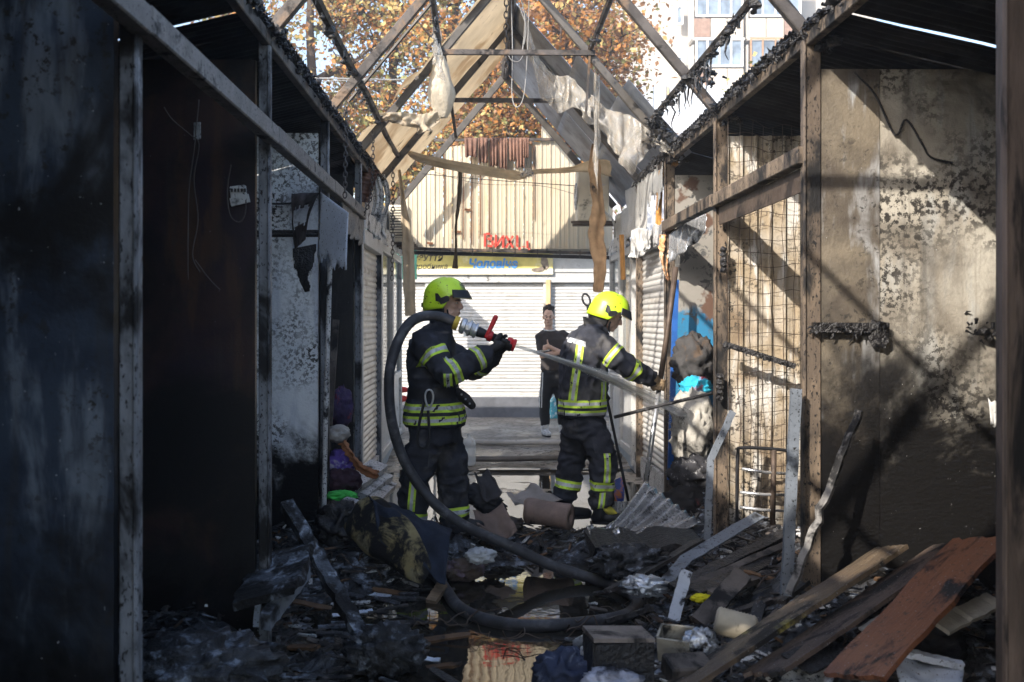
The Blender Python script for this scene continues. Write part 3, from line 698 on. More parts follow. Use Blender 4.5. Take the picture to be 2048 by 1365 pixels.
# ---- right row
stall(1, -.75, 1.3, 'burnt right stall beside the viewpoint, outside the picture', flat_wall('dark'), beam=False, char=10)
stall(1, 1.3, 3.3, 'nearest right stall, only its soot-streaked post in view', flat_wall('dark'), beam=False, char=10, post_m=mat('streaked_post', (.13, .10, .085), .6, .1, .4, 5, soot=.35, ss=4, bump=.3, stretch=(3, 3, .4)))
def wallR2(t, xw, sx, y):
    xs = [xw+.05, px2x(1757, y), px2x(1990, y), xw+2.55]
    MB().box(((xs[0]+xs[1])/2, y, 1.36), (xs[1]-xs[0]-.004, .04, 3.1)).build('wall_panel', BW['R2a'], t)
    MB().box(((xs[1]+xs[2])/2, y+.006, 1.36), (xs[2]-xs[1]-.004, .04, 3.1)).build('wall_panel', BW['R2b'], t)
    MB().box(((xs[2]+xs[3])/2, y+.03, 1.36), (xs[3]-xs[2]-.004, .04, 3.1)).build('wall_panel', BW['dark'], t)  # black board stands in for the shadow beyond its upright edge
    b2 = MB(); clumps(b2, [P(1930, 650, y-.03), P(1985, 665, y-.03)], 24, .012, .03, .03, RC); b2.build('charred_remains', MT['char'], t, kind='stuff')
    b = MB().bar(P(1625, 655, y-.05), P(1738, 655, y-.05), .04, .05); b.ball(P(1757, 668, y-.05), (.05, .03, .075), None, 2, 0, .6, 3, 4)
    clumps(b, [P(1625, 658, y-.05), P(1760, 660, y-.05)], 40, .012, .03, .012, RC)
    b.jitter(.006, 30).build('charred_batten', MT['char'], t)
    MB().tube(smooth_path([P(a, c, y-.028) for a, c in ((1708, 145), (1750, 190), (1790, 270), (1812, 240), (1845, 290), (1862, 315), (1905, 326))], 6), .006, 5).build('wire', MT['char'], t)
sR2 = stall(1, 3.3, 5.34, 'right stall with large sunlit scorched cream and rust partition', wallR2, beam=False, char=90)
def ribbed(t, x0, x1, z0, z1, y, pitch, depth, m, name='panel', gap=.0):
    n = max(1, round((x1-x0)/pitch)); p = (x1-x0)/n
    for i in range(n):
        a = x0+i*p; prof = [(0, depth), (.06, depth), (.14, 0), (.86, 0), (.94, depth), (1, depth)]
        vs = []; fs = []
        for k, (u, d) in enumerate(prof):
            x = a+u*p*(1-gap); vs += [V(x, y-d, z0), V(x, y-d, z1), V(x, y+.012, z0), V(x, y+.012, z1)]
        for k in range(5):
            b = 4*k; fs += [(b, b+4, b+5, b+1), (b+6, b+2, b+3, b+7), (b, b+2, b+6, b+4), (b+1, b+5, b+7, b+3)]
        fs += [(0, 1, 3, 2), (20, 22, 23, 21)]
        MB().add(vs, fs).build(name, m, t)
def wallR3(t, xw, sx, y):
    ribbed(t, xw+.05, xw+1.0, -.2, 2.93, y, .105, .022, BW['R3'], 'wall_panel')
    MB().box((xw+1.8, y, 1.36), (1.55, .04, 3.1)).build('wall_panel', BW['dark'], t)
sR3 = stall(1, 5.34, 7.37, 'right stall with wire grid over ribbed sunlit cream panels', wallR3, char=150)
sR4 = stall(1, 7.37, 9.38, 'right stall with blue painted inner wall and heaped clothes', flat_wall('R4'), char=150)
stall(1, 9.38, 11.1, 'burnt roof bay above the right roller shutter', None, beam=False, char=110)
# metal strip under the right header beam and charred hinges on its posts
MB().bar(V(XR-.02, 5.4, 2.33), V(XR-.02, 7.3, 2.33), .012, .13).build('fascia_strip', MT['brown_metal'], sR3)
for (px, py, h) in ((1447, 520, 50), (1440, 775, 52)):
    c = P(px, py, 7.27); m = MB()
    for i in range(5): m.ball(c+V(0, 0, (i-2)*h/5/270*1.0), (.026, .03, .023), None, 2, 0, .5, 4, i*3+py)
    m.build('charred_hinge', MT['char'], sR4)
# wire grid panel, partly sagging
g_ = MB()
def gp(u, v):
    x = lerp(1456, 1612, u); yy = lerp(238, 1040, v)
    bend = max(0, .32-v)
    return P(x+18*bend*math.sin(u*5)+6*noise.noise(V(u*3, v*9, 1)), yy+14*noise.noise(V(u*3, v*5, 4))+60*bend*u, 7.22-.05*noise.noise(V(u*2, v*4, 9)))
for i in range(8): g_.tube([gp(i/7, k/50) for k in range(51)], .0024, 4, False)
for j in range(31): g_.tube([gp(k/12, j/30) for k in range(13)], .0022, 4, False)
tag(g_.build('wire_grid', MT['brown_metal']), 'sagging rusty wire grid in front of the ribbed sunlit panels', 'wire grid')
# charred batten across the grid, tube rack below
b = MB().bar(P(1448, 688, 7.15), P(1590, 733, 7.1), .035, .04); clumps(b, [P(1448, 688, 7.13), P(1590, 733, 7.08)], 40, .008, .02, .01, RC)
tag(b.build('charred_batten', MT['char']), 'charred batten slanting across the wire grid', 'batten')
rk = thing('tube_rack', 'bent black tube rack standing against the wire grid', 'rack', P(1530, 1050, 7.0))
def rackpt(a, b): return P(a, b, 7.0)
MB().tube(smooth_path([rackpt(1474, 1060), rackpt(1474, 960), rackpt(1476, 905), rackpt(1484, 896), rackpt(1540, 898), rackpt(1578, 902)], 6), .012, 8).build('hoop', MT['black_metal'], rk, smooth=True)
for q in ((1484, 938, 1576, 948), (1480, 985, 1574, 990), (1480, 1015, 1570, 1022)):
    MB().tube([rackpt(q[0], q[1]), rackpt((q[0]+q[2])/2, (q[1]+q[3])/2+2), rackpt(q[2], q[3])], .011, 8).build('rail', MT['galv'], rk, smooth=True)
MB().tube([rackpt(1548, 900), rackpt(1545, 1050)], .02, 8).build('upright', MT['brown_metal'], rk, smooth=True)

# ------------------------------------------------------------------ end gable with the exit sign
YG = 13.75
GX0, GX1 = px2x(797, YG), px2x(1226, YG)
gb = thing('gable_wall', 'cream ribbed metal gable with red exit lettering above the passage end', 'wall', (XM, YG, 2.5))
n = 24; pw = (GX1-GX0)/n; RG = random.Random(4)
gz0 = pz(498, YG)
def graf(x): return CH+(raf(x*13.3/YG)-CH)*YG/13.3
for i in range(n):
    a, b = GX0+i*pw, GX0+(i+1)*pw; xc = (a+b)/2; zr = graf(xc)-.05; pxc = VX+F*xc/YG
    if 876 < pxc < 1076: zr = min(zr, pz(287+RG.uniform(-4, 6), YG))
    if 855 < pxc <= 876: zr = min(zr, pz(300, YG))
    za, zb2 = (zr+SL*(a-xc) if xc < XM else zr-SL*(a-xc)), (zr+SL*(b-xc) if xc < XM else zr-SL*(b-xc))
    if 855 < pxc < 1076: za, zb2 = zr+RG.uniform(-.03, .03), zr+RG.uniform(-.03, .03)
    e = .0015 if i not in (5, 6, 8, 12, 14) else .006
    y = YG+.02; d = .014
    prof = [(a+e, d), (a+.010, d), (a+.016, 0), (xc-.012, 0), (xc-.006, .005), (xc+.006, .005), (xc+.012, 0), (b-.016, 0), (b-.010, d), (b-e, d)]
    vs = []; fs = []
    for (x, dd) in prof:
        zt = lerp(za, zb2, (x-a)/pw); vs += [V(x, y-dd, gz0), V(x, y-dd, zt), V(x, y+.01, gz0), V(x, y+.01, zt)]
    for k in range(len(prof)-1):
        q = 4*k; fs += [(q, q+4, q+5, q+1), (q+6, q+2, q+3, q+7), (q, q+2, q+6, q+4), (q+1, q+5, q+7, q+3)]
    L = 4*(len(prof)-1); fs += [(0, 1, 3, 2), (L, L+2, L+3, L+1)]
    MB().add(vs, fs).build('panel', MT['cream'], gb)
# rust streaks in a few joints
for i, (px, p0, p1) in enumerate(((927, 345, 480), (944, 290, 490), (1068, 290, 440), (980, 290, 470), (888, 300, 420), (961, 340, 470))):
    MB().box((px2x(px, YG-.01), YG-.007, (pz(p0, YG)+pz(p1, YG))/2), (.012, .006, pz(p0, YG)-pz(p1, YG))).jitter(.004, 12).build('rust_streak', MT['rust'], gb)
for (px, py) in ((935, 420), (915, 464), (860, 487)):
    MB().box(P(px, py, YG-.015), (.085, .006, .03), RY(.1)).build('bracket_mark', MT['rust'], gb)
MB().bar(P(868, 281, YG-.03), P(1118, 279, YG-.03), .035, .035).build('top_rail', MT['frame'], gb)
MB().bar(P(796, 497, YG-.08), P(1222, 508, YG-.08), .05, .04).build('bottom_rail', MT['frame'], gb)
MB().bar(P(796, 505, YG), P(1222, 516, YG), .03, .05).build('gutter', MT['black_metal'], gb)
for px in (815, 850, 900, 945, 985, 1030, 1075, 1120, 1160, 1200):
    MB().box(P(px, 501+(px-800)*.022, YG-.1), (.012, .02, .10)).build('pipe_clip', MT['black_metal'], gb)
# stencilled red exit word: worn strokes
M_RED = mat('worn_red_paint', (.50, .055, .04), .6, var=.2, vs=10, alt=(.55, .40, .27), aamt=.12, asc=14, bump=.05)
LT = {'В': [((970, 467), (970, 494)), ((972, 468), (980, 468)), ((975, 478), (983, 479)), ((975, 492), (985, 493)), ((982, 470), (982, 476)), ((985, 482), (985, 491))],
      'И': [((992, 470), (991, 495)), ((993, 492), (1005, 474)), ((1007, 471), (1006, 496))],
      'Х': [((1012, 472), (1026, 496)), ((1026, 472), (1012, 496))],
      'І': [((1034.5, 471), (1034.5, 495))],
      'Д': [((1039, 495), (1039, 500)), ((1054.5, 482), (1055, 497)), ((1058, 496), (1058, 501)), ((1043, 493.5), (1052, 494.5))]}
for ch, st in LT.items():
    m = MB()
    for (a, b) in st:
        A, B = P(*a, YG-.017), P(*b, YG-.017); thin = ch == 'Д' and a[0] == 1043
        m.bar(A, B, .010 if thin else .030, .006, V(0, 1, 0))
    m.build('letter', M_RED, gb)

# ------------------------------------------------------------------ torn roof skins
hole = [(752, 240), (800, 185), (882, 118), (892, 175), (874, 214), (835, 243), (790, 240)]
def inside(p, poly):
    c = False; j = len(poly)-1
    for i in range(len(poly)):
        (xi, yi), (xj, yj) = poly[i], poly[j]
        if (yi > p[1]) != (yj > p[1]) and p[0] < (xj-xi)*(p[1]-yi)/(yj-yi)+xi: c = not c
        j = i
    return c
def proj(q): return (VX+F*q.x/q.y, VY-F*(q.z-CH)/q.y)
def tarp(u, v):
    y = lerp(8.6, 12.15, u); x = lerp(XL-.06, XM-.01, v)
    sag = .055*abs(math.sin((y-9.15)*math.pi/1.95))+.03*noise.noise(V(x*3, y*1.4, 0))+.012*noise.noise(V(x*9, y*3, 5))
    near = max(0, 1-(y-9.0)/1.2); fold = near*.06*math.sin(v*26+2*y)*max(0, 1-abs(v-.25)*3)
    return V(x, y, 3.1+SL*(x-XL)+.07-sag+fold)
def tkeep(u, v):
    q = tarp(u, v); p = proj(q)
    if q.y < 9.02+.35*noise.noise(V(v*4, 3, 1))+.25*max(0, v-.7): return False
    return not inside((p[0]+7*noise.noise(V(u*40, v*20, 2)), p[1]+7*noise.noise(V(u*30, v*30, 8))), hole)
tag(MB().grid(tarp, 120, 48, keep=tkeep, th=.0015).build('roof_tarpaulin', MT['tarp'], smooth=True), 'beige translucent tarpaulin stretched over the left roof slope, torn open', 'tarpaulin')
def steel(y0, y1, x0, x1, dz, sd):
    per = .032
    n = int((y1-y0)/per*5)
    return lambda u, v: V(lerp(x0, x1, v), lerp(y0, y1, u), raf(lerp(x0, x1, v))+.075+dz+.0065*math.sin(2*math.pi*lerp(y0, y1, u)/per)+.008*noise.noise(V(u*2, v*2, sd))), n
lab = ['grey corrugated steel roof sheet at the near lower edge of right slope', 'grey corrugated steel roof sheet in the middle of the right slope', 'grey corrugated steel roof sheet beside the ridge above the gable']
for i, (y0, y1, x0, x1, dz) in enumerate(((8.85, 10.9, 1.30, XR+.1, .0), (9.7, 11.95, .92, 1.42, .012), (10.3, 13.25, XM+.02, 1.02, .024))):
    fn, n = steel(y0, y1, x0, x1, dz, i)
    tag(MB().grid(fn, n, 8, th=.002).build('roof_sheet', MT['steel_roof'], smooth=True), lab[i], 'roof sheet', 'corrugated sheets on the right slope')
for i, (y0, y1, x0, x1, dz, lb_) in enumerate(((10.93, 13.25, 1.40, XR+.1, .004, 'grey corrugated steel roof sheet at the lower right beside the gable'), (11.98, 13.25, .99, 1.44, .016, 'grey corrugated steel roof sheet halfway down beside the gable'))):
    fn, n = steel(y0, y1, x0, x1, dz, i+7)
    tag(MB().grid(fn, n, 8, th=.002).build('roof_sheet', MT['steel_roof'], smooth=True), lb_, 'roof sheet', 'corrugated sheets on the right slope')
def drape(top, hang, nu, nv, amp, name, m, label, cat, seed=0, fr=7.0, keep=None, wide=0.0):
    tp = smooth_path(top, 8); L = len(tp)-1; hs = []
    for i in range(len(hang)-1):
        for k in range(8): hs.append(lerp(hang[i], hang[i+1], k/8))
    hs.append(hang[-1])
    def fn(u, v):
        k = u*L; i = min(L-1, int(k)); p = tp[i].lerp(tp[i+1], k-i); h = lerp(hs[i], hs[i+1], k-i)
        w = amp*(.3+v)
        return p+V(w*.7*noise.noise(V(u*fr*2, v*2.5, seed)), w*1.6*noise.noise(V(u*fr*2.2, v*2, seed+9)), -h*v*(1+.12*noise.noise(V(u*fr, 0, seed+3))))
    return tag(MB().grid(fn, nu, nv, keep=keep, th=.001).build(name, m, smooth=True), label, cat)
drape([P(1050, 20, 10.3), P(1072, 100, 10.1), P(1105, 148, 9.9), P(1145, 156, 9.7), P(1182, 205, 9.5)], [.18, .30, .38, .30, .2], 60, 24, .09, 'plastic_film', MT['film'], 'melted clear plastic film draped right of the roof ridge', 'plastic film', 3)
drape([P(1180, 185, 9.4), P(1215, 218, 9.3), P(1262, 232, 9.15), P(1300, 262, 9.05), P(1350, 300, 8.95)], [.12, .28, .55, .12, .05], 60, 26, .09, 'plastic_film', MT['film'], 'melted clear plastic film sagging like a funnel near the right eave', 'plastic film', 11)
drape([P(1188, 130, 9.25), P(1194, 150, 9.25), P(1200, 150, 9.3)], [.9, 1.05, .6], 16, 40, .03, 'plastic_film', MT['film'], 'thin thread of clear film hanging in front of the right slope', 'plastic film', 19)
def bag(u, v):
    c = P(880, 112, 9.1).lerp(P(884, 236, 9.2), v); r = .02+.115*math.sin(math.pi*min(1, v*.92+.05))**.7*(.45+.55*v); a = u*2*math.pi
    k = 1+.18*noise.noise(V(math.cos(a)*2, math.sin(a)*2, v*4))
    return c+V(math.cos(a)*r*k*1.1, math.sin(a)*r*k*.7, 0)
tag(MB().grid(bag, 28, 22).build('plastic_film', mat('milky_film', (.62, .56, .46), .35, var=.15, bump=.6, bs=20, bd=.02, trans=.35), smooth=True), 'bag of milky film hanging under the left rafter', 'plastic film')
drape([P(752, 226, 9.0), P(800, 225, 9.1), P(850, 228, 9.15), P(886, 212, 9.2)], [.06, .10, .18, .10], 40, 14, .08, 'tarpaulin_flap', MT['tarp'], 'curled beige tarpaulin flap below the tear on the left slope', 'tarpaulin', 23)
drape([P(868, 0, 8.6), P(872, 30, 8.7), P(884, 70, 8.9)], [.3, .45, .4], 20, 16, .07, 'plastic_film', MT['film'], 'shredded film hanging from the upper left purlin', 'plastic film', 29)
def ribbon(pts, ws, name, m, label, cat, n=10, twist=0.0, amp=.012, sd=0.0, th=.0015, axis=V(0, 0, 1)):
    tp = smooth_path(pts, n); L = len(tp)-1
    def w_at(k):
        i = min(len(ws)-2, int(k)); return lerp(ws[i], ws[i+1], k-i)
    def fn(u, v):
        k = u*L; i = min(L-1, int(k)); p = tp[i].lerp(tp[i+1], k-i); d = (tp[i+1]-tp[i]).normalized()
        ax = axis-d*axis.dot(d); ax.normalize(); ax = Quaternion(d, twist*math.sin(u*6+sd))@ax
        w = w_at(u*(len(ws)-1)-1e-6)*(1+.2*noise.noise(V(u*12, 0, sd)))
        nn = d.cross(ax)
        return p+ax*w*(v-.5)+nn*(amp*math.sin(v*9+sd+u*5)+amp*1.2*noise.noise(V(u*16, v*3, sd)))
    return tag(MB().grid(fn, L*2, 8, th=th).build(name, m, smooth=True), label, cat)
ribbon([P(812, 302, 11.3), P(845, 318, 11.4), P(925, 335, 11.8), P(1000, 347, 12), P(1045, 352, 12), P(1070, 344, 12), P(1130, 341, 11.9), P(1185, 333, 11.6), P(1222, 338, 11.3)], [.03, .10, .12, .12, .12, .05, .05, .07, .16, .18], 'cloth_strip', MT['cloth_beige'], 'long beige cloth strip strung across in front of the gable', 'cloth', twist=.4, sd=1)
drape([P(1040, 338, 11.95), P(1052, 336, 11.9), P(1066, 338, 11.95)], [.09, .12, .07], 16, 10, .05, 'plastic_film', MT['film'], 'crumpled clear knot on the beige strip across the gable', 'plastic film', 41, 9)
ribbon([P(820, 312, 11.2), P(850, 322, 11.3), P(900, 338, 11.7), P(918, 336, 11.8)], [.02, .03, .03, .02], 'cloth_strip', MT['cloth_beige'], 'short second beige strip below the left end of the long one', 'cloth', sd=4)
tq = thing('cloth', 'brown pleated cloth hanging over the top rail of the gable', 'cloth', P(1000, 330, YG-.1))
for i, (px, w_, L_) in enumerate(((942, 26, 38), (966, 20, 50), (988, 17, 57), (1006, 18, 62), (1026, 17, 46), (1041, 18, 60), (1052, 12, 40))):
    def fn(u, v, px=px, w_=w_, L_=L_, i=i):
        x = px+(u-.5)*w_*(1-.12*v); return P(x, 276+L_*v*(1+.1*noise.noise(V(u*4, i, 0))), YG-.08-.018*math.sin(u*16+i)*(.4+v)-.03*math.sin(v*2))
    MB().grid(fn, 20, 10, th=.003).build('cloth_fold', MT['cloth_brown'], tq, smooth=True)
ribbon([P(1187, 288, 11.2), P(1190, 350, 11.25), P(1197, 420, 11.3), P(1192, 470, 11.3), P(1200, 530, 11.3), P(1196, 585, 11.3)], [.02, .15, .13, .19, .17, .15, .10], 'cloth_strip', MT['cloth_tan'], 'wide tan cloth strip hanging down at the right above second firefighter', 'cloth', twist=.35, amp=.02, sd=2, axis=V(1, 0, 0))
ribbon([P(798, 340, 11.6), P(806, 400, 11.7), P(815, 480, 11.8), P(818, 560, 11.8), P(821, 632, 11.8)], [.03, .06, .13, .14, .13], 'cloth_strip', mat('pale_tan_cloth', (.52, .42, .30), .75, var=.15, bump=.2), 'pale tan strip hanging at the left beside the air conditioner', 'cloth', twist=.25, amp=.014, sd=5, axis=V(1, 0, 0))
ribbon([P(921, 338, 12.4), P(918, 400, 12.4), P(912, 450, 12.4), P(912, 500, 12.4), P(910, 538, 12.4)], [.06, .05, .025, .03, .075], 'cloth_strip', mat('dark_olive_cloth', (.10, .075, .045), .8, var=.2, bump=.2), 'narrow dark brown strip hanging before the yellow banner', 'cloth', twist=.3, sd=6, axis=V(1, 0, 0))
# chains
def chain(pts, label, link=.055, r=.0045):
    path = smooth_path(pts, 20); mb = MB(); acc = 0; last = path[0]; k = 0
    tot = sum((path[i+1]-path[i]).length for i in range(len(path)-1)); n = int(tot/(link*.72)); step = tot/n
    pos = 0; d = 0; i = 0
    for j in range(n):
        t = (j+.5)*step
        while i < len(path)-2 and d+(path[i+1]-path[i]).length < t: d += (path[i+1]-path[i]).length; i += 1
        seg = path[i+1]-path[i]; c = path[i]+seg.normalized()*(t-d); z = seg.normalized(); x, y = frame(z)
        if j % 2: x, y = y, x
        ring = [c+z*math.sin(a)*link*.5+x*math.cos(a)*link*.27 for a in [q*math.pi/5 for q in range(11)]]
        mb.tube(ring, r, 4, False)
    return tag(mb.build('chain', MT['chain'], smooth=True), label, 'chain', 'hanging chains')
chain([P(692, 205, 7.2), P(691, 300, 7.2), P(690, 395, 7.2)], 'steel chain hanging nearest on the left above the torn blue sheet', .05)
chain([P(745, 262, 9.1), P(746, 330, 9.1), P(740, 400, 9.1), P(725, 432, 9.1)], 'steel chain hanging from the left rafter end over the header beam', .05)
chain([P(786, 330, 10.3), P(786, 450, 10.3), P(784, 560, 10.3)], 'steel chain hanging in front of the left shop window', .06)
chain([P(1013, 0, 9.4), P(1012, 60, 9.4), P(1012, 150, 9.5)], 'steel chain hanging from the ridge beam', .075, .006)
cb = MB()
for pts in ([(1022, -10), (1025, 100), (1024, 190), (1034, 215), (1048, 190), (1055, 100), (1058, 0)], [(1030, -10), (1045, 30), (1052, 55), (1048, 90)], [(1014, 100), (1022, 120), (1038, 123), (1048, 108)], [(1040, -10), (1050, 40), (1044, 110)]):
    cb.tube(smooth_path([P(a, b, 9.3) for a, b in pts], 6), .0055, 5)
tag(cb.build('cable', MT['cable'], smooth=True), 'loops of pale cable dangling from the ridge', 'cable')
cb = MB()
cb.tube(smooth_path([P(630, 157, 15), P(700, 158, 15), P(800, 160, 15), P(860, 156, 15)], 6), .012, 5); cb.tube(smooth_path([P(640, 163, 15), P(760, 160, 15), P(850, 158, 15)], 6), .008, 5)
tag(cb.build('cable', MT['cable']), 'thin grey overhead cables before the left trees', 'cable')
cb = MB().tube(smooth_path([P(845, 348, 12.9), P(950, 358, 13), P(1060, 366, 13), P(1150, 372, 13)], 8), .005, 4); cb.tube(smooth_path([P(870, 345, 12.9), P(960, 368, 13), P(1080, 372, 13), P(1160, 392, 13)], 8), .003, 4)
tag(cb.build('cable', MT['black_metal']), 'thin black wires strung across the gable', 'cable')

# ------------------------------------------------------------------ shuttered kiosks along the passage
def side_kiosk(side, ys, yw, ye, label, sm, fas):
    xw = XL if side < 0 else XR; sx = side
    t = thing('kiosk', label, 'kiosk', (xw+sx*1.2, (ys+ye)/2, 0))
    MB().box((xw+sx*1.35, (ys+ye)/2, 1.12), (2.5, ye-ys-.02, 2.7)).build('body', MT['white_trim'], t)
    me = slat_mesh('slat', yw-ys-.14, sm, .062)
    for i in range(36): share('slat', me, t, (xw+sx*.03, (ys+yw)/2, .06+i*.062), (0, 0, math.pi/2 if side < 0 else -math.pi/2))
    f = MB()
    for y in (ys+.035, yw-.03): f.box((xw+sx*.01, y, 1.12), (.09, .07, 2.5))
    f.box((xw+sx*.02, (ys+yw)/2, 2.37), (.13, yw-ys-.14, .15))
    f.build('shutter_frame', MT['white_trim'], t, bevel=.005)
    MB().box((xw+sx*.035, (ys+yw)/2, -.07), (.08, yw-ys-.15, .24)).build('plinth', MT['white_dirty'], t)
    n = 2; L = (ye-yw)/n
    for i in range(n):
        a, b = yw+i*L, yw+(i+1)*L
        w = MB()
        for y in (a+.04, b-.04): w.box((xw, y, 1.22), (.07, .07, 2.44))
        for z in (.02, .82, 2.40): w.box((xw, (a+b)/2, z), (.066, L-.15, .09))
        wo_ = w.build('window', MT['white_trim'], t, bevel=.006)
        MB().box((xw+sx*.01, (a+b)/2, 1.61), (.012, L-.15, 1.48)).build('pane', MT['glass'], wo_)
        MB().box((xw+sx*.012, (a+b)/2, .42), (.02, L-.15, .70)).build('lower_panel', MT['white_trim'], wo_)
    MB().box((xw+sx*.06, (yw+ye)/2, -.1), (.12, ye-yw, .18)).build('sill', mat('bluish_plinth', (.32, .37, .42), .6, var=.15, bump=.2), t)
    return t
kl = side_kiosk(-1, 9.4, 11.25, 14.0, 'left kiosk with grimy white roller shutter and tall shop windows in shade', MT['shutter_d'], None)
kr = side_kiosk(1, 9.42, 11.6, 13.55, 'right kiosk with sunlit roller shutter and glass door behind second firefighter', MT['shutter_w'], None)
def fascia(side, y0, y1, z0, z1, m, k, out=.05, n=30, amp=.03, sd=0, keep=None):
    xw = XL if side < 0 else XR
    MB().grid(lambda u, v: V(xw-side*(out+amp*noise.noise(V(u*9, v*2, sd))+amp*.6*math.sin(u*34+sd)*v), lerp(y0, y1, u), lerp(z1, z0, v)+.05*noise.noise(V(u*8, 1, sd))), n, 12, th=.003, keep=keep).build('fascia_sheet', m, k, smooth=True)
# left: sooty header and buckled sheets above shutter and windows
fascia(-1, 7.9, 9.4, 2.28, 2.52, MT['beam_l'], kl, .04, 30, .02, 3)
fascia(-1, 9.4, 13.9, 2.44, 2.62, MT['white_dirty'], kl, .05, 40, .02, 5)
MB().box((XL-.05, 9.9, 2.85), (.03, .5, .6)).build('board', mat('tan_board', (.48, .33, .19), .7, var=.2, soot=.2, bump=.2), kl)
MB().box((XL-.06, 11.9, 2.80), (.03, 3.2, .36)).build('board', MT['white_dirty'], kl)
for i, (px, y_) in enumerate(((742, 10.2), (752, 10.5), (765, 10.9))):
    pts = [P(px, 350, y_), P(px+10, 385, y_), P(px+8, 420, y_), P(px-4, 450, y_), P(px+6, 478, y_)]
    ribbon(pts, [.05, .06, .05, .06, .03], 'melted_strip', MT['white_dirty'], ['melted white strip nearest the tan board above the left shutter', 'melted white strip in the middle above the left shutter', 'melted white strip nearest the air conditioner above the left shutter'][i], 'melted strip', twist=.6, sd=i*2, axis=V(1, 0, 0))
ribbon([P(735, 338, 9.9), P(733, 370, 9.9), P(729, 405, 9.9)], [.22, .16, .08], 'scorched_cloth', MT['cloth_brown'], 'dark scorched cloth hanging over the tan board at left', 'cloth', twist=.2, amp=.03, sd=9, axis=V(1, 0, 0))
# right: melted white siding, orange studs
fascia(1, 9.5, 12.9, 2.50, 3.12, MT['white_trim'], kr, .04, 70, .035, 12, keep=lambda u, v: not (u < .3 and v > .55+.25*noise.noise(V(u*22, 0, 4))) and not (u > .72 and v < .35))
fascia(1, 9.45, 11.6, 2.30, 2.50, MT['white_dirty'], kr, .055, 36, .02, 15)
fascia(1, 11.6, 13.5, 2.44, 2.60, MT['white_dirty'], kr, .05, 30, .015, 17)
for (a, b) in (((1321, 345), (1316, 462)), ((1243, 470), (1246, 560))):
    pa = P(*a, 9.8 if a[0] > 1300 else 11.6); MB().bar(pa, P(*b, pa.y), .05, .05).build('stud', MT['orange_wood'], kr)
MB().bar(P(1322, 348, 9.75), P(1352, 325, 9.3), .05, .05).build('stud', MT['orange_wood'], kr)
ribbon([P(1330, 470, 9.35), P(1328, 500, 9.35), P(1330, 535, 9.35), P(1338, 562, 9.35)], [.10, .09, .05, .02], 'insulation_scrap', mat('orange_insulation', (.60, .30, .14), .8, var=.4, vs=14, alt=(.6, .5, .36), aamt=.4, asc=9, bump=.5), 'orange insulation scrap hanging above the right shutter edge', 'insulation', twist=.5, amp=.02, sd=3, axis=V(1, 0, 0))
drape([P(1262, 462, 10.6), P(1280, 456, 10.3), P(1300, 462, 9.9)], [.28, .32, .16], 20, 14, .07, 'melted_sheet', MT['white_trim'], 'melted white sheet drooping over the right shutter box', 'melted sheet', 31)
drape([P(1338, 470, 9.2), P(1370, 444, 8.9), P(1412, 428, 8.55)], [.28, .26, .16], 40, 14, .03, 'metal_sheet', MT['galv'], 'brown-silver metal sheet drooping from the right header beam', 'metal sheet', 37, 5)
# air conditioners
def aircon(loc, w, h, d, label, face):
    t = thing('air_conditioner', label, 'air conditioner', loc); c = Vector(loc)
    MB().box(c+V(0, 0, h/2), (w, d, h)).build('casing', mat('beige_casing', (.62, .57, .47), .5, var=.1, soot=.1, bump=.1) if 'beige_casing' not in bpy.data.materials else bpy.data.materials['beige_casing'], t, bevel=.012)
    if face == 'slats':
        MB().box(c+V(-.01, -d/2-.004, h*.52), (w*.78, .012, h*.82)).build('grille_recess', MT['char'], t)
        for i in range(11): MB().box(c+V(-.01, -d/2-.014, h*(.14+.074*i)), (w*.76, .018, h*.035), RX(.5)).build('louvre', bpy.data.materials['beige_casing'], t)
    else:
        MB().lathe([(.17, 0), (.17, .012), (.15, .014), (.15, .004)], c+V(-w/2+.0, 0, h*.5), V(-1, 0, 0), 24).build('fan_ring', MT['white_dirty'], t, smooth=True)
        for i in range(3): MB().box(c+V(.05, -d/2-.004, h*(.3+.2*i)), (w*.5, .008, .012)).build('louvre', MT['white_dirty'], t)
    b = MB(); b.box(c+V(.02, 0, -.025), (w+.12, .05, .045)); b.box(c+V(.02, d/2-.05, -.027), (w+.12, .04, .045)); b.box(c+V(0, -d/2-.02, -.02), (w+.16, .03, .03)); b.build('bracket', MT['brown_metal'], t)
    MB().tube(smooth_path([c+V(w*.3, -d/2, h*.2), c+V(w*.6, -d/2-.05, 0), c+V(w*.7, -.05, -.2)], 5), .014, 6).build('pipe', MT['white_trim'], t)
    return t
a = P(801, 488, 12.9); aircon(a, .25, .47, .6, 'beige air conditioner with louvred grille on the left above the windows', 'slats')
a = P(1184, 444, 12.6); aircon(a, .40, .64, .28, 'beige air conditioner on a bracket at right beside the tan strip', 'fan')

# ------------------------------------------------------------------ people
M_SKIN = mat('skin', (.64, .42, .32), .5, var=.1, vs=10, bump=.05)
M_SUIT = mat('navy_turnout_cloth', (.028, .030, .040), .85, var=.35, vs=7, alt=(.085, .082, .082), aamt=.28, asc=3, bump=.35, bs=70, bd=.006)
M_SUITG = mat('worn_turnout_cloth', (.050, .050, .052), .85, var=.3, vs=7, bump=.4, bs=70, bd=.006)
M_HIVIS = mat('hi_vis_yellow', (.56, .78, .07), .7, var=.2, vs=9, alt=(.30, .36, .08), aamt=.3, asc=11, soot=.08, ss=8, bump=.15)
M_SILV = mat('reflective_silver', (.50, .52, .55), .5, .0, .2, 9, alt=(.26, .27, .28), aamt=.32, asc=12, bump=.1)
M_HELM = mat('fluorescent_helmet', (.54, .80, .03), .34, var=.14, vs=5, alt=(.36, .50, .06), aamt=.16, asc=9, speck=.10, sps=40, bump=.04, spec=.5)
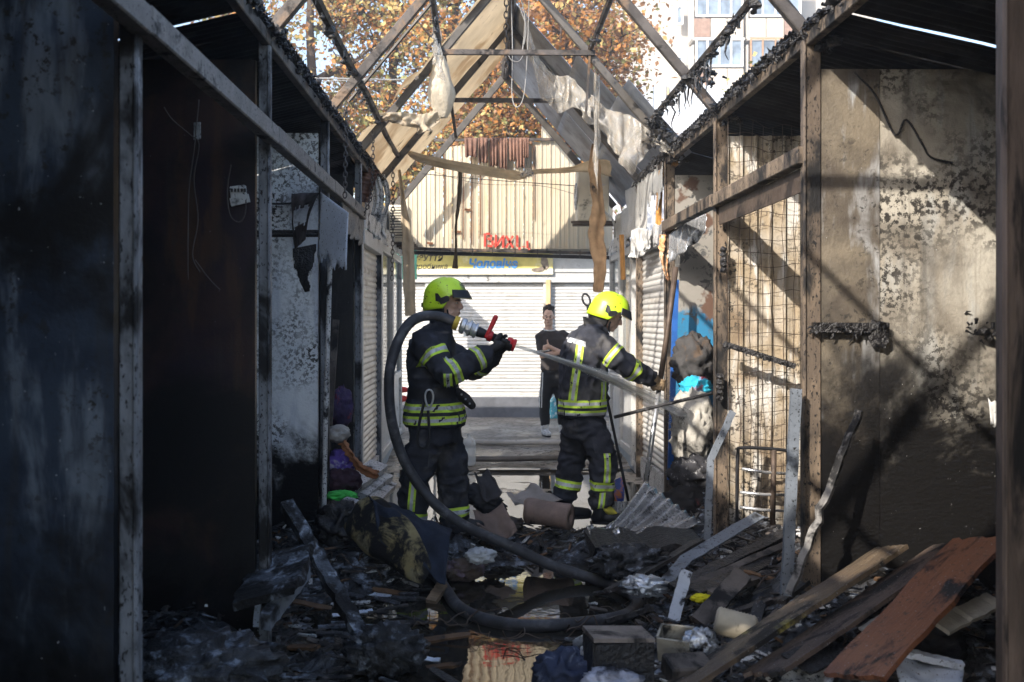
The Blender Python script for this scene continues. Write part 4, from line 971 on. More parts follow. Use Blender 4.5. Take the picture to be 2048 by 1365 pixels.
M_RUB = mat('black_rubber', (.016, .016, .018), .5, var=.3, vs=9, bump=.1)
M_GLOVE = mat('black_glove', (.022, .022, .022), .7, var=.4, bump=.4)
M_TAN = mat('tan_leather_glove', (.34, .24, .14), .8, var=.3, vs=12, soot=.2, ss=8, bump=.5)
M_HAIR = mat('dark_hair', (.035, .022, .015), .6, var=.5, vs=30, bump=.8, bs=60)
M_EYE = mat('dark_eye', (.02, .015, .012), .2, bump=0)
M_RED2 = mat('red_paint', (.50, .025, .03), .4, var=.15, bump=.05)
M_ALU = mat('cast_aluminium', (.52, .53, .55), .35, .6, .2, 14, bump=.15)

def remesh(mb, voxel, it=6, fac=.5, wr=0.0, wf=(14, 14, 8), seed=0.0, dec=1.0):
    me = bpy.data.meshes.new('tmp'); me.from_pydata(mb.v, [], mb.f)
    ob = bpy.data.objects.new('tmp', me); COL.objects.link(ob)
    r = ob.modifiers.new('r', 'REMESH'); r.mode = 'VOXEL'; r.voxel_size = voxel; r.use_smooth_shade = True
    s = ob.modifiers.new('s', 'SMOOTH'); s.factor = fac; s.iterations = it
    dg = bpy.context.evaluated_depsgraph_get(); e = bpy.data.meshes.new_from_object(ob.evaluated_get(dg))
    out = MB(); N = [q.normal.copy() for q in e.vertices]; vs = []
    for q, n in zip(e.vertices, N):
        p = q.co.copy()
        if wr:
            w = V(p.x*wf[0], p.y*wf[1], p.z*wf[2])+V(seed, 0, seed)
            k = abs(noise.noise(w+noise.noise_vector(w*.5)*.7)); p = p+n*(wr*(.45-1.6*k)+wr*.35*noise.noise(w*2.7))
        vs.append(p)
    out.add(vs, [tuple(f.vertices) for f in e.polygons])
    bpy.data.objects.remove(ob); bpy.data.meshes.remove(me); bpy.data.meshes.remove(e)
    return out
def bvh(mb): return BVHTree.FromPolygons([tuple(q) for q in mb.v], mb.f)
def ring_band(tr, c, ax, w, off=.004, n=56, R=.4, cols=(0, 1, 0), ref=.1):
    c = Vector(c); ax = Vector(ax).normalized(); x, y = frame(ax); J = [-.5, -.2, .2, .5]; P_ = []
    for j in J:
        row = []
        for k in range(n):
            a = 2*math.pi*k/n; d = x*math.cos(a)+y*math.sin(a); o = c+ax*(w*j)
            # outward cast finds the nearest wall of this limb only
            h = tr.ray_cast(o, d, R); row.append((h[0] if h[0] is not None else o+d*ref)+d*off)
        P_.append([row[k]*.5+(row[k-1]+row[(k+1) % n])*.25 for k in range(n)])
    mb = MB(); vs = [q for r in P_ for q in r]; fs = []; ms = []
    for j in range(3):
        for k in range(n):
            k2 = (k+1) % n; mb.m.append(cols[j]); fs.append((j*n+k, j*n+k2, (j+1)*n+k2, (j+1)*n+k))
    mb.v = vs; mb.f = fs; return mb
def path_band(tr, pts, side, w, cast, off=.004, cols=(0, 1, 0)):
    pts = smooth_path([Vector(p) for p in pts], 8); side = Vector(side).normalized(); cast = Vector(cast).normalized()
    mb = MB(); J = [-.5, -.2, .2, .5]; vs = []; n = len(pts)
    for j in J:
        for p in pts:
            o = p+side*(w*j)-cast*.6; h = tr.ray_cast(o, cast, 1.2); q = h[0] if h[0] is not None else p+side*(w*j); vs.append(q-cast*off)
    fs = [(j*n+k, j*n+k+1, (j+1)*n+k+1, (j+1)*n+k) for j in range(3) for k in range(n-1)]
    mb.v = vs; mb.f = fs; mb.m = [cols[j] for j in range(3) for k in range(n-1)]; return mb
class Fr:
    """local frame: forward, right, up at o"""
    def __init__(s, o, yaw, pitch=0.0, roll=0.0):
        s.o = Vector(o); f = V(math.cos(yaw)*math.cos(pitch), math.sin(yaw)*math.cos(pitch), math.sin(pitch)); r = V(math.sin(yaw), -math.cos(yaw), 0)
        u = r.cross(f); s.f, s.r, s.u = f, r, u
        if roll: q = Quaternion(f, roll); s.r = q@r; s.u = q@u
        s.R = Matrix((s.f, s.r, s.u)).transposed()
    def __call__(s, a, b, c): return s.o+s.f*a+s.r*b+s.u*c
def head_parts(mb, H):
    e = lambda c, r, sub=3: mb.ball(H(*c), r, H.R, sub)
    e((-.004, 0, .035), (.100, .077, .100)); e((.028, 0, -.045), (.066, .060, .082)); e((.066, 0, -.104), (.026, .028, .020))
    e((.083, 0, .020), (.020, .056, .013)); e((.105, 0, -.036), (.020, .0165, .012))
    mb.limb([H(.092, 0, .014), H(.108, 0, -.012), H(.118, 0, -.032)], [.009, .010, .012], 10)
    for s in (-1, 1):
        e((.066, s*.040, -.022), (.026, .026, .022)); e((-.004, s*.080, -.012), (.021, .009, .034)); e((.03, s*.045, -.075), (.035, .02, .03))
    e((.090, 0, -.066), (.014, .025, .0075)); e((.088, 0, -.081), (.013, .021, .009))
    mb.limb([H(-.018, 0, -.06), H(-.03, 0, -.13), H(-.04, 0, -.20)], [.056, .056, .064], 14)
def face_bits(par, H, brow=M_HAIR):
    for s in (-1, 1):
        w = MB().ball(H(.0835, s*.031, -.002), (.0085, .0145, .0068), H.R, 2).build('eye', mat('eye_white', (.62, .58, .55), .3, bump=0) if 'eye_white' not in bpy.data.materials else bpy.data.materials['eye_white'], par, smooth=True)
        MB().ball(H(.0895, s*.030, -.002), (.0045, .006, .006), H.R, 2).build('iris', M_EYE, w, smooth=True)
        MB().limb([H(.098, s*.016, .016), H(.096, s*.034, .021), H(.082, s*.052, .016)], [.0042, .0052, .003], 6).build('eyebrow', brow, par, smooth=True)
    MB().limb([H(.094, -.022, -.0735), H(.103, 0, -.0725), H(.094, .022, -.0735)], [.0016, .0026, .0016], 6).build('mouth', mat('lip_line', (.20, .06, .05), .5, bump=0) if 'lip_line' not in bpy.data.materials else bpy.data.materials['lip_line'], par, smooth=True)
def helmet(par, H):
    def rim(a):      # lower edge height by angle from the front
        c = math.cos(a); t = max(0, c)
        return -.072+.098*min(1, max(0, (t-.10)/.35))**1.3 if c > 0 else -.072-.020*(-c)
    def shell(u, v, k=1.0):
        a = u*2*math.pi; zr = rim(a); ph = v*math.pi/2*1.0
        s_ = math.sin(ph); zt = .150*k
        z = zt*math.cos(ph) if v <= .8 else lerp(zt*math.cos(.8*math.pi/2), zr, (v-.8)/.2)
        rr = s_**.85 if v <= .8 else 1.0*(math.sin(.8*math.pi/2)**.85+.055*min(1, (v-.8)/.12))
        rx = (.155 if math.cos(a) > 0 else .165)*k; ry = .128*k
        crest = 1+.035*math.exp(-(math.sin(a)/.22)**2)*(1 if v < .85 else 0)
        return H(-.008+rx*rr*math.cos(a), ry*rr*math.sin(a), .028+z*crest)
    hs = MB().grid(lambda u, v: shell(u, v), 56, 26, th=-.006).build('helmet', M_HELM, par, smooth=True)
    # dark front crest plate and peak
    def peak(u, v):
        a = (u-.5)*2.1; p = shell((a/(2*math.pi)) % 1.0, 1.0); d = (H.f*math.cos(a)+H.r*math.sin(a))
        return p+d*(.004+.034*v*max(0, math.cos(a))**.8)+H.u*(.040*(1-v)-.020*v)
    MB().grid(peak, 26, 8, th=.004).build('peak', M_RUB, hs, smooth=True)
    def plate(u, v):
        a = (u-.5)*(.40+1.25*v**1.6); p = shell((a/(2*math.pi)) % 1.0, .28+.60*v); c = H(-.008, 0, .03); return p+(p-c).normalized()*.006
    MB().grid(plate, 14, 14, th=.003).build('front_plate', mat('navy_plastic', (.03, .035, .06), .4, bump=.05) if 'navy_plastic' not in bpy.data.materials else bpy.data.materials['navy_plastic'], hs, smooth=True)
    def vis(u, v):
        a = (u-.5)*2.0; p = shell((a/(2*math.pi)) % 1.0, 1.0); d = (H.f*math.cos(a)+H.r*math.sin(a)); return p+d*(.034*max(0, math.cos(a))**.8+.004)-H.u*(.017+.009*v*math.cos(a))
    MB().grid(vis, 22, 4, th=.003).build('visor_edge', mat('amber_visor', (.24, .20, .10), .15, bump=0) if 'amber_visor' not in bpy.data.materials else bpy.data.materials['amber_visor'], hs, smooth=True)
    for s in (-1, 1):      # side plates
        pts = [(.055, .028), (.035, .035), (-.005, .018), (-.03, .05), (-.052, .052), (-.045, -.005), (-.015, -.012), (-.005, -.028), (.02, -.022), (.05, -.002)]
        m = MB(); vs = []
        for k in (0, 1):
            for (a, b) in pts:
                yy = .128*math.sqrt(max(.02, 1-((a+.008)/.165)**2-(max(0, b-.0)/.17)**2))
                vs.append(H(a, s*(yy*1.05+.006-.012*k), b+.015))
        n = len(pts); m.add(vs, [tuple(range(n)), tuple(range(2*n-1, n-1, -1))]+[(i, (i+1) % n, n+(i+1) % n, n+i) for i in range(n)])
        m.build('side_plate', M_RUB, hs)
    MB().box(H(-.178, 0, -.02), (.03, .05, .035), H.R).build('back_knob', M_RUB, hs, bevel=.006)
    # neck curtain and inner rim
    def cur(u, v):
        a = lerp(.45*math.pi, 1.55*math.pi, u); p = shell((a/(2*math.pi)) % 1, .93); d = H.f*math.cos(a)+H.r*math.sin(a)
        return p-d*(.014+.016*v)-H.u*(.115*v*(1-.45*abs(math.cos(a))**2*0)-.01)
    MB().grid(cur, 30, 6, th=.004).build('neck_curtain', M_RUB, hs, smooth=True)
    for s in (-1, 1):
        MB().tube(smooth_path([H(.03, s*.088, -.05), H(.035, s*.072, -.09), H(.05, s*.03, -.122), H(.055, 0, -.128)], 5), .0065, 6).build('chin_strap', M_RUB, hs, smooth=True)
    return hs
def grip(mb, c, ax, frm, r, wrist, t=.0115, nf=4, sgn=1, span=3.6, thumb=True):
    """closed hand round a bar: c on the bar axis, frm = direction from bar towards the palm"""
    ax = Vector(ax).normalized(); frm = Vector(frm); frm = (frm-ax*frm.dot(ax)).normalized(); sd = ax.cross(frm)*sgn; c = Vector(c)
    R = r+t*.95
    pl = c+frm*(R+.008)
    mb.limb([Vector(wrist), Vector(wrist).lerp(pl, .6), pl-sd*.012], [.034, .036, .030], 12, 1.25)
    for i in range(nf):
        o = c+ax*((i-(nf-1)/2)*.0225); L = span*(1.0, 1.06, 1.0, .86)[i]; pts = []
        for k in range(8):
            a = -.55+L*k/7; rr = R*(1.04 if k in (2, 3, 5) else 1.0); pts.append(o+frm*math.cos(a)*rr+sd*math.sin(a)*rr)
        mb.limb([o*.5+pl*.5+frm*.0]+pts, [t*1.3]+[t*1.12, t*1.1, t*1.12, t, t, t*.95, t*.9, t*.82], 8)
    if thumb:
        o = c-ax*.044; pts = [c+frm*(R+.014)-sd*.015-ax*.02]
        for k in range(5):
            a = -.5-1.9*k/4; pts.append(o+ax*.006*k+frm*math.cos(a)*R+sd*math.sin(a)*R)
        mb.limb(pts, [t*1.7, t*1.4, t*1.25, t*1.2, t*1.1, t*.9], 8)
def loft(mb, st, r, f, n=28):
    """closed stack of ellipses: (centre, half depth along f, half width along r)"""
    vs = []; fs = []
    for c, a, b in st:
        for k in range(n):
            t = 2*math.pi*k/n; ct, sn = math.cos(t), math.sin(t)
            vs.append(Vector(c)+f*(a*math.copysign(abs(ct)**.85, ct))+r*(b*math.copysign(abs(sn)**.85, sn)))
    L = len(st)
    for i in range(L-1):
        for k in range(n):
            k2 = (k+1) % n; fs.append((i*n+k, i*n+k2, (i+1)*n+k2, (i+1)*n+k))
    fs += [tuple(range(n-1, -1, -1)), tuple((L-1)*n+k for k in range(n))]
    mb.add(vs, fs)
def boot(par, ankle, toe_dir, m=M_RUB, L=.19, sole=None):
    a = Vector(ankle); d = Vector(toe_dir).normalized(); side = V(-d.y, d.x, 0); mb = MB(); zs = sole if sole is not None else a.z-.10
    mb.limb([a+V(0, 0, .08), a+V(0, 0, 0), V(a.x, a.y, zs+.06)-d*.01], [.062, .058, .056], 12)
    mb.limb([V(a.x, a.y, zs+.048)-d*.035, V(a.x, a.y, zs+.05)+d*L*.45, V(a.x, a.y, zs+.042)+d*L], [.045, .05, .042], 12, 1.0)
    mb2 = remesh(mb, .009, 4)
    for i, q in enumerate(mb2.v):
        if q.z < zs+.006: mb2.v[i] = V(q.x, q.y, zs+.006)
    b = mb2.build('boot', m, par, smooth=True)
    sl = MB(); poly = []
    for k in range(20):
        t = 2*math.pi*k/20; u = math.cos(t); w = math.sin(t); poly.append((u*(L*.5+.065), w*(.048+.006*u)))
    sl.prism(poly, V(a.x, a.y, zs+.022)+d*(L*.5-.02), d, side, .022); sl.build('sole', M_RUB, b)

def jacket(par, st, r, f, arms, seed, m=M_SUIT, wr=.024):
    mb = MB(); loft(mb, st, r, f)
    for pts, rs in arms: mb.limb(pts, rs, 16)
    j = remesh(mb, .0125, 5, .5, wr*1.2, (9, 9, 8), seed)
    return j, j.build('jacket', m, par, smooth=True)
def trousers(par, hips, legs, r, f, seed, m=M_SUIT, wr=.024, name='trousers'):
    mb = MB(); loft(mb, hips, r, f)
    for pts, rs in legs: mb.limb(pts, rs, 16)
    t = remesh(mb, .0125, 5, .5, wr*1.2, (8, 8, 11), seed)
    return t, t.build(name, m, par, smooth=True)
BANDM = [M_HIVIS, M_SILV]

# ---------------------------------------------------------------- firefighter with the hose
Y1 = 7.3
def w1(px, py, d=0.0): return P(px, py, Y1)+V(0, d, 0)
f1, r1 = V(1, 0, 0), V(0, -1, 0)
p1 = thing('person', 'firefighter in yellow-green helmet aiming a hose nozzle over his shoulder', 'person', (px2x(868, Y1), Y1, 0), 'people')
H1 = Fr(w1(894, 606), -.26, -.02)
body = MB(); head_parts(body, H1)
stack1 = [(w1(882, 655), .06, .07), (w1(872, 676), .09, .12), (w1(868, 700), .10, .16), (w1(868, 740), .12, .17), (w1(870, 790), .13, .17), (w1(870, 850), .13, .17)]
loft(body, stack1, r1, f1)
S1r, E1r, W1r = w1(858, 690, -.20), w1(897, 746, -.31), w1(970, 707, -.21)
S1l, E1l, W1l = w1(866, 690, .20), w1(945, 742, .20), w1(985, 712, .0)
for s_, e_, w_ in ((S1r, E1r, W1r), (S1l, E1l, W1l)): body.limb([s_, e_, w_], [.040, .040, .034], 12)
K1r, A1r = w1(838, 930, -.10), w1(823, 1046, -.11); K1l, A1l = w1(902, 925, .10), w1(907, 1046, .11)
for h_, k_, a_ in ((w1(860, 850, -.09), K1r, A1r), (w1(882, 850, .09), K1l, A1l)): body.limb([h_, k_, a_], [.085, .06, .045], 12)
remesh(body, .0075, 3).build('body', M_SKIN, p1, smooth=True)
face_bits(p1, H1)
helmet(p1, H1)
st = [(w1(884, 648), .075, .085), (w1(878, 655), .095, .105), (w1(868, 668), .135, .17), (w1(863, 688), .165, .225), (w1(864, 725), .185, .235), (w1(868, 770), .175, .215), (w1(869, 790), .18, .215), (w1(869, 815), .215, .235), (w1(869, 850), .225, .24)]
j1, jo1 = jacket(p1, st, r1, f1, [([w1(852, 686, -.17), S1r+V(.02, -.02, -.03), S1r.lerp(E1r, .6), E1r, E1r.lerp(W1r, .5), W1r], [.10, .105, .092, .092, .085, .070]),
                                  ([S1l, S1l.lerp(E1l, .6), E1l, E1l.lerp(W1l, .55), W1l], [.10, .09, .09, .082, .068])], 2.0)
t1, to1 = trousers(p1, [(w1(869, 800), .15, .18), (w1(869, 850), .19, .2), (w1(868, 885), .17, .19)],
                   [([w1(856, 862, -.09), w1(846, 900, -.1), K1r, w1(830, 985, -.11), A1r], [.125, .125, .115, .11, .105]), ([w1(884, 862, .09), w1(892, 900, .10), K1l, w1(906, 985, .11), A1l], [.125, .125, .115, .11, .105])], r1, f1, 6.0)
J1, T1 = bvh(j1), bvh(t1)
def rb(par, tr, c, ax, w, **k): return ring_band(tr, c, ax, w, **k).build('reflective_band', BANDM, par, smooth=True)
rb(jo1, J1, S1r.lerp(E1r, .38)+V(0, -.01, 0), E1r-S1r, .062, R=.2); rb(jo1, J1, E1r.lerp(W1r, .17), W1r-E1r, .062, R=.2); rb(jo1, J1, E1r.lerp(W1r, .80), W1r-E1r, .052, R=.2)
rb(jo1, J1, E1l.lerp(W1l, .45), W1l-E1l, .055, R=.2)
rb(jo1, J1, w1(869, 812), V(-.02, 0, 1), .062, R=.5, n=80); rb(jo1, J1, w1(869, 836), V(-.02, 0, 1), .062, R=.5, n=80)
for q in ([(899, 742), (900, 765), (900, 772)],): path_band(J1, [w1(a, b) for a, b in q], V(1, 0, 0), .06, V(0, 1, 0)).build('reflective_band', BANDM, jo1, smooth=True)
rb(to1, T1, w1(827, 1026, -.11), A1r-K1r, .07, R=.2); rb(to1, T1, w1(907, 1026, .11), A1l-K1l, .07, R=.2)
path_band(T1, [w1(832, 945), w1(828, 985), w1(826, 1012)], V(1, 0, 0), .055, V(0, 1, 0)).build('reflective_band', BANDM, to1, smooth=True)
bl = ring_band(J1, w1(869, 783), V(-.03, 0, 1), .075, off=.008, R=.5, n=80, cols=(0, 0, 0)).build('belt', M_RUB, p1, smooth=True)
cbn = MB(); c_ = w1(862, 792, -.235); ring = [c_+V(.035*math.cos(a)*(.8+.2*math.sin(a)), -.012, .062*math.sin(a)) for a in [k*math.pi/8 for k in range(17)]]; cbn.tube(ring, .0075, 8, False)
cbn.build('carabiner', M_ALU, p1, smooth=True)
MB().tube(smooth_path([w1(852, 800, -.25), w1(843, 840, -.26), w1(840, 875, -.26), w1(852, 886, -.26), w1(862, 870, -.26), w1(860, 815, -.25)], 6), .011, 6, sx=.5).build('tool_strap', M_RUB, p1, smooth=True)
MB().limb([w1(918, 782, -.13), w1(932, 795, -.14), w1(944, 808, -.14)], [.03, .04, .03], 12, .5).build('belt_pouch', M_RUB, p1, smooth=True)
for i in range(3): MB().ball(w1(924+i*8, 786+i*9, -.165), .008, None, 2).build('rivet', M_ALU, p1, smooth=True)
for a_, s_ in ((A1r, -1), (A1l, 1)): boot(p1, a_+V(0, 0, -.03), V(1, -.12, 0), sole=.0)
for (q0, q1) in (((838, 700), (858, 735)),):
    path_band(J1, [w1(848, 752), w1(848, 764), w1(848, 776)], V(1, 0, 0), .10, V(0, 1, 0), .007, (0, 0, 0)).build('pocket', M_SUIT, jo1, smooth=True)
path_band(T1, [w1(842, 880), w1(840, 905), w1(838, 925)], V(1, 0, 0), .15, V(0, 1, 0), .009, (0, 0, 0)).build('pocket', M_SUIT, to1, smooth=True)
# collar
MB().grid(lambda u, v: w1(882, 654)+V(.088*math.cos(u*6.283)*(1-.06*v), .096*math.sin(u*6.283)*(1-.05*v), -.03+.075*v-.02*math.cos(u*6.283)), 30, 4, th=.012).build('collar', M_SUIT, p1, smooth=True)
# hose nozzle axis: starts on the shoulder
NA, NB = P(905, 644, 7.13), P(1028, 691, 7.13); nd = (NB-NA).normalized()
gl = MB(); grip(gl, NA.lerp(NB, .80), nd, V(-.1, -.55, -.75), .030, W1r+V(.0, .01, .01), t=.0135, sgn=1, span=3.5)
remesh(gl, .0055, 3).build('glove', M_GLOVE, p1, smooth=True)
gl = MB(); grip(gl, NA.lerp(NB, .885), nd, V(.05, .7, -.6), .030, W1l+V(.0, -.01, .01), t=.0135, sgn=-1, span=3.3)
remesh(gl, .0055, 3).build('glove', M_GLOVE, p1, smooth=True)

# ---------------------------------------------------------------- hose, nozzle and jet
hz = thing('fire_hose', 'dark rubber fire hose with nozzle, looping down to the puddle', 'hose', (.2, 6.2, -.17))
hp = [P(914, 647, 7.13), P(880, 634, 7.10), P(842, 634, 7.06), P(812, 655, 7.0), P(788, 705, 6.95), P(778, 765, 6.93), P(785, 850, 6.95), P(815, 935, 6.97), P(870, 1008, 6.95),
      P(935, 1055, 6.85), P(1010, 1088, 6.75), P(1100, 1130, 6.75), P(1200, 1163, 6.62), P(1255, 1185, 6.36), P(1274, 1208, 6.10), P(1245, 1233, 5.85), P(1160, 1247, 5.71), P(1050, 1252, 5.67), P(965, 1238, 5.80), P(915, 1212, 6.06), P(893, 1182, 6.39), P(868, 1150, 6.8), P(820, 1120, 7.1)]
hp = smooth_path(hp, 9)
hm = MB().tube(hp, [.037*(1+.05*noise.noise(V(i*.13, 3, 0))) for i in range(len(hp))], 18); 
hm.build('hose', mat('worn_hose_rubber', (.045, .045, .050), .55, var=.3, vs=12, alt=(.10, .10, .105), aamt=.25, asc=9, bump=.3, bs=120, bd=.004), hz, smooth=True)
nz = lambda a: NA.lerp(NB, a)
MB().lathe([(.050, 0), (.052, .004), (.052, .034), (.049, .036)], nz(.02), nd, 24).build('hose_collar', mat('yellow_ferrule', (.60, .42, .05), .45, bump=.05), hz, smooth=True)
LN = (NB-NA).length
MB().lathe([(.030, 0), (.046, .005), (.058, .012), (.058, .038), (.050, .042), (.050, .052), (.060, .056), (.060, .080), (.050, .086), (.046, .11), (.058, .115), (.058, .128), (.040, .135)], nz(.12), nd, 28).build('coupling', M_ALU, hz)
for k in range(6):
    a = k*math.pi/3; x_, y_ = frame(nd); MB().box(nz(.24)+x_*.060*math.cos(a)+y_*.060*math.sin(a), (.02, .02, .034)).build('lug', M_ALU, hz)
MB().lathe([(.036, 0), (.038, .01), (.034, .05), (.030, .06), (.030, .18)], nz(.40), nd, 22).build('nozzle_barrel', M_RUB, hz, smooth=True)
MB().lathe([(.036, 0), (.044, .008), (.046, .03), (.040, .045), (.046, .05), (.046, .066), (.034, .07)], nz(.875), nd, 24).build('nozzle_tip', M_RED2, hz)
hb = nz(.62)+V(0, -.01, .02)
MB().limb([hb+V(-.03, -.02, -.02), hb+V(0, -.02, .04), hb+V(.035, -.02, .115)], [.014, .017, .019], 10, .7).build('valve_handle', M_RED2, hz, smooth=True)
MB().lathe([(.038, 0), (.04, .005), (.04, .03), (.036, .036)], nz(.57), nd, 22).build('valve_ring', M_RED2, hz)
def jet_mat(op):
    g = NG('spraying_water')
    d = g.bsdf((.86, .86, .83), .2, 0, None, .5); tl = g.n('ShaderNodeBsdfTranslucent'); tl.inputs[0].default_value = (.92, .92, .88, 1)
    m1 = g.n('ShaderNodeMixShader'); m1.inputs[0].default_value = .6; g.l(d, m1.inputs[1]); g.l(tl.outputs[0], m1.inputs[2])
    tp = g.n('ShaderNodeBsdfTransparent'); m2 = g.n('ShaderNodeMixShader'); m2.inputs[0].default_value = op; g.l(tp.outputs[0], m2.inputs[1]); g.l(m1.outputs[0], m2.inputs[2])
    return g.done(m2.outputs[0])
M_JET = jet_mat(.12); M_CORE = jet_mat(.30)
jt = thing('water_jet', 'spreading white jet of water from the nozzle towards the right stall', 'water jet', NB)
JE = P(1392, 842, 8.6); RJ = random.Random(9); jd = (JE-NB)
jx, jy = frame(jd)
def jp(t, a, rr): 
    r = lerp(.016, .085, t**1.15)*rr; return NB+jd*t+V(0, 0, .05*math.sin(math.pi*t))+jx*math.cos(a)*r+jy*math.sin(a)*r
def jp2(t, a, rr):
    r = (.013+.10*t**1.7)*rr; return NB+jd*t+V(0, 0, .05*math.sin(math.pi*t))+jx*math.cos(a)*r+jy*math.sin(a)*r
MB().tube([jp2(.96*k/12, 0, 0) for k in range(13)], [lerp(.012, .046, (k/12)**1.3)*(1 if k < 12 else .4) for k in range(13)], 12).build('water_core', M_CORE, jt, smooth=True)
for i in range(46):
    a = RJ.uniform(0, 6.28); q = RJ.uniform(.02, 1)**.6; t0_ = RJ.uniform(0, .25); t1_ = RJ.uniform(.55, 1.02); n_ = 15; ph = RJ.uniform(0, 9)
    MB().tube([jp2(lerp(t0_, t1_, k/n_), a+.3*k/n_, q)+V(0, 0, .004*math.sin(k*1.7+ph)) for k in range(n_+1)], [max(.0008, lerp(.004, .010, k/n_)*math.sin(math.pi*min(1, .18+.82*k/n_))**.6*(1+.35*noise.noise(V(k*.9, ph, 1)))) for k in range(n_+1)], 6).build('water_strand', M_JET, jt, smooth=True)
dm = MB()
for _ in range(900):
    t = RJ.betavariate(3.2, 1.1)*1.03; p_ = jp2(t, RJ.uniform(0, 6.28), abs(RJ.gauss(0, .9))); r_ = RJ.uniform(.0006, .0018)
    dm.ball(p_, (r_*2.2, r_, r_), None, 1)
for _ in range(300):
    p_ = JE+V(RJ.gauss(-.02, .09), RJ.gauss(-.05, .1), RJ.gauss(0, .10)); r_ = RJ.uniform(.0007, .002); dm.ball(p_, r_, None, 1)
dm.build('droplets', mat('water_droplets', (.8, .8, .78), .1, var=.05, bump=0, spec=.8, trans=.4), jt, kind='stuff')

# ---------------------------------------------------------------- firefighter with the pole
Y2 = 8.2
def w2(px, py, d=0.0): return P(px, py, Y2)+V(0, d, 0)
a2 = math.radians(20); f2, r2 = V(math.cos(a2), math.sin(a2), 0), V(math.sin(a2), -math.cos(a2), 0)
p2 = thing('person', 'firefighter in sunlit yellow helmet looking down, holding a long pole', 'person', (px2x(1175, Y2), Y2, -.09), 'people')
H2 = Fr(w2(1219, 630), -.12, -.42)
body = MB(); head_parts(body, H2)
loft(body, [(w2(1192, 655), .06, .07), (w2(1184, 678), .08, .12), (w2(1175, 702), .10, .16), (w2(1170, 750), .14, .18), (w2(1168, 800), .13, .17), (w2(1166, 850), .12, .16)], r2, f2)
S2r, E2r, W2r = w2(1196, 690, -.19), w2(1250, 734, -.25), w2(1297, 755, -.12)
S2l, E2l, W2l = w2(1190, 690, .2), w2(1204, 765, .26), w2(1205, 800, .15)
for s_, e_, w_ in ((S2r, E2r, W2r), (S2l, E2l, W2l)): body.limb([s_, e_, w_], [.040, .040, .034], 12)
K2l, A2l = w2(1148, 915, .11), w2(1133, 1008, .10); K2r, A2r = w2(1203, 915, -.11), w2(1198, 1010, -.10)
for h_, k_, a_ in ((w2(1156, 850, .09), K2l, A2l), (w2(1178, 850, -.09), K2r, A2r)): body.limb([h_, k_, a_], [.085, .06, .045], 12)
remesh(body, .0075, 3).build('body', M_SKIN, p2, smooth=True)
face_bits(p2, H2); helmet(p2, H2)
st = [(w2(1194, 645), .075, .085), (w2(1188, 654), .1, .11), (w2(1178, 668), .135, .175), (w2(1171, 690), .165, .225), (w2(1168, 725), .18, .235), (w2(1166, 770), .175, .215), (w2(1165, 800), .175, .21), (w2(1164, 832), .185, .215)]
j2, jo2 = jacket(p2, st, r2, f2, [([w2(1183, 684, -.14), S2r, S2r.lerp(E2r, .55), E2r, E2r.lerp(W2r, .5), W2r], [.105, .105, .092, .085, .076, .062]), ([S2l, S2l.lerp(E2l, .5), E2l, W2l], [.1, .09, .085, .07])], 12.0, M_SUIT)
t2, to2 = trousers(p2, [(w2(1166, 800), .14, .17), (w2(1166, 845), .165, .185), (w2(1167, 875), .16, .18)],
                   [([w2(1156, 855, .08), w2(1152, 885, .1), K2l, w2(1141, 965, .11), A2l+V(0, 0, .05)], [.12, .12, .11, .105, .098]), ([w2(1180, 855, -.08), w2(1192, 885, -.1), K2r, w2(1201, 965, -.11), A2r+V(0, 0, .05)], [.125, .12, .112, .10, .095])], r2, f2, 16.0)
J2, T2 = bvh(j2), bvh(t2)
rb(jo2, J2, S2r.lerp(E2r, .42), E2r-S2r, .056, R=.2); rb(jo2, J2, E2r.lerp(W2r, .10), W2r-E2r, .07, R=.2)
rb(jo2, J2, w2(1165, 805), V(-.02, 0, 1), .062, R=.5, n=80); rb(jo2, J2, w2(1165, 825), V(-.02, 0, 1), .058, R=.5, n=80)
path_band(J2, [w2(1156, 688), w2(1149, 735), w2(1144, 770), w2(1141, 798)], V(1, 0, 0), .062, V(0, 1, 0)).build('reflective_band', BANDM, jo2, smooth=True)
path_band(J2, [w2(1204, 762), w2(1203, 780), w2(1202, 797)], V(1, 0, 0), .05, V(0, 1, 0)).build('reflective_band', BANDM, jo2, smooth=True)
path_band(J2, [w2(1134, 679), w2(1150, 683), w2(1166, 688)], V(0, 0, 1), .042, V(0, 1, 0), .006, (1, 1, 1)).build('back_patch', BANDM, jo2, smooth=True)
rb(to2, T2, w2(1139, 972, .11), A2l-K2l, .07, R=.2); rb(to2, T2, w2(1199, 966, -.11), A2r-K2r, .07, R=.2)
path_band(T2, [w2(1207, 898), w2(1209, 930), w2(1207, 958)], V(1, 0, 0), .055, V(0, 1, 0)).build('reflective_band', BANDM, to2, smooth=True)
path_band(T2, [w2(1200, 978), w2(1198, 995), w2(1196, 1010)], V(1, 0, 0), .05, V(0, 1, 0)).build('reflective_band', BANDM, to2, smooth=True)
MB().grid(lambda u, v: w2(1190, 652)+V(.092*math.cos(u*6.283)*(1+.10*v), .10*math.sin(u*6.283)*(1+.05*v), -.03+.07*v-.035*math.cos(u*6.283)), 30, 4, th=.012).build('collar', M_SUITG, p2, smooth=True)
boot(p2, A2l+V(0, 0, -.01), V(.9, .2, 0), sole=-.09); boot(p2, A2r+V(0, 0, -.01), V(1, -.12, 0), sole=-.09)
MB().limb([w2(1204, 1010, -.13), w2(1216, 1016, -.13), w2(1226, 1022, -.12)], [.03, .035, .02], 10, .9).build('boot_tongue', mat('yellow_boot_trim', (.62, .55, .08), .6, bump=.1), p2, smooth=True)
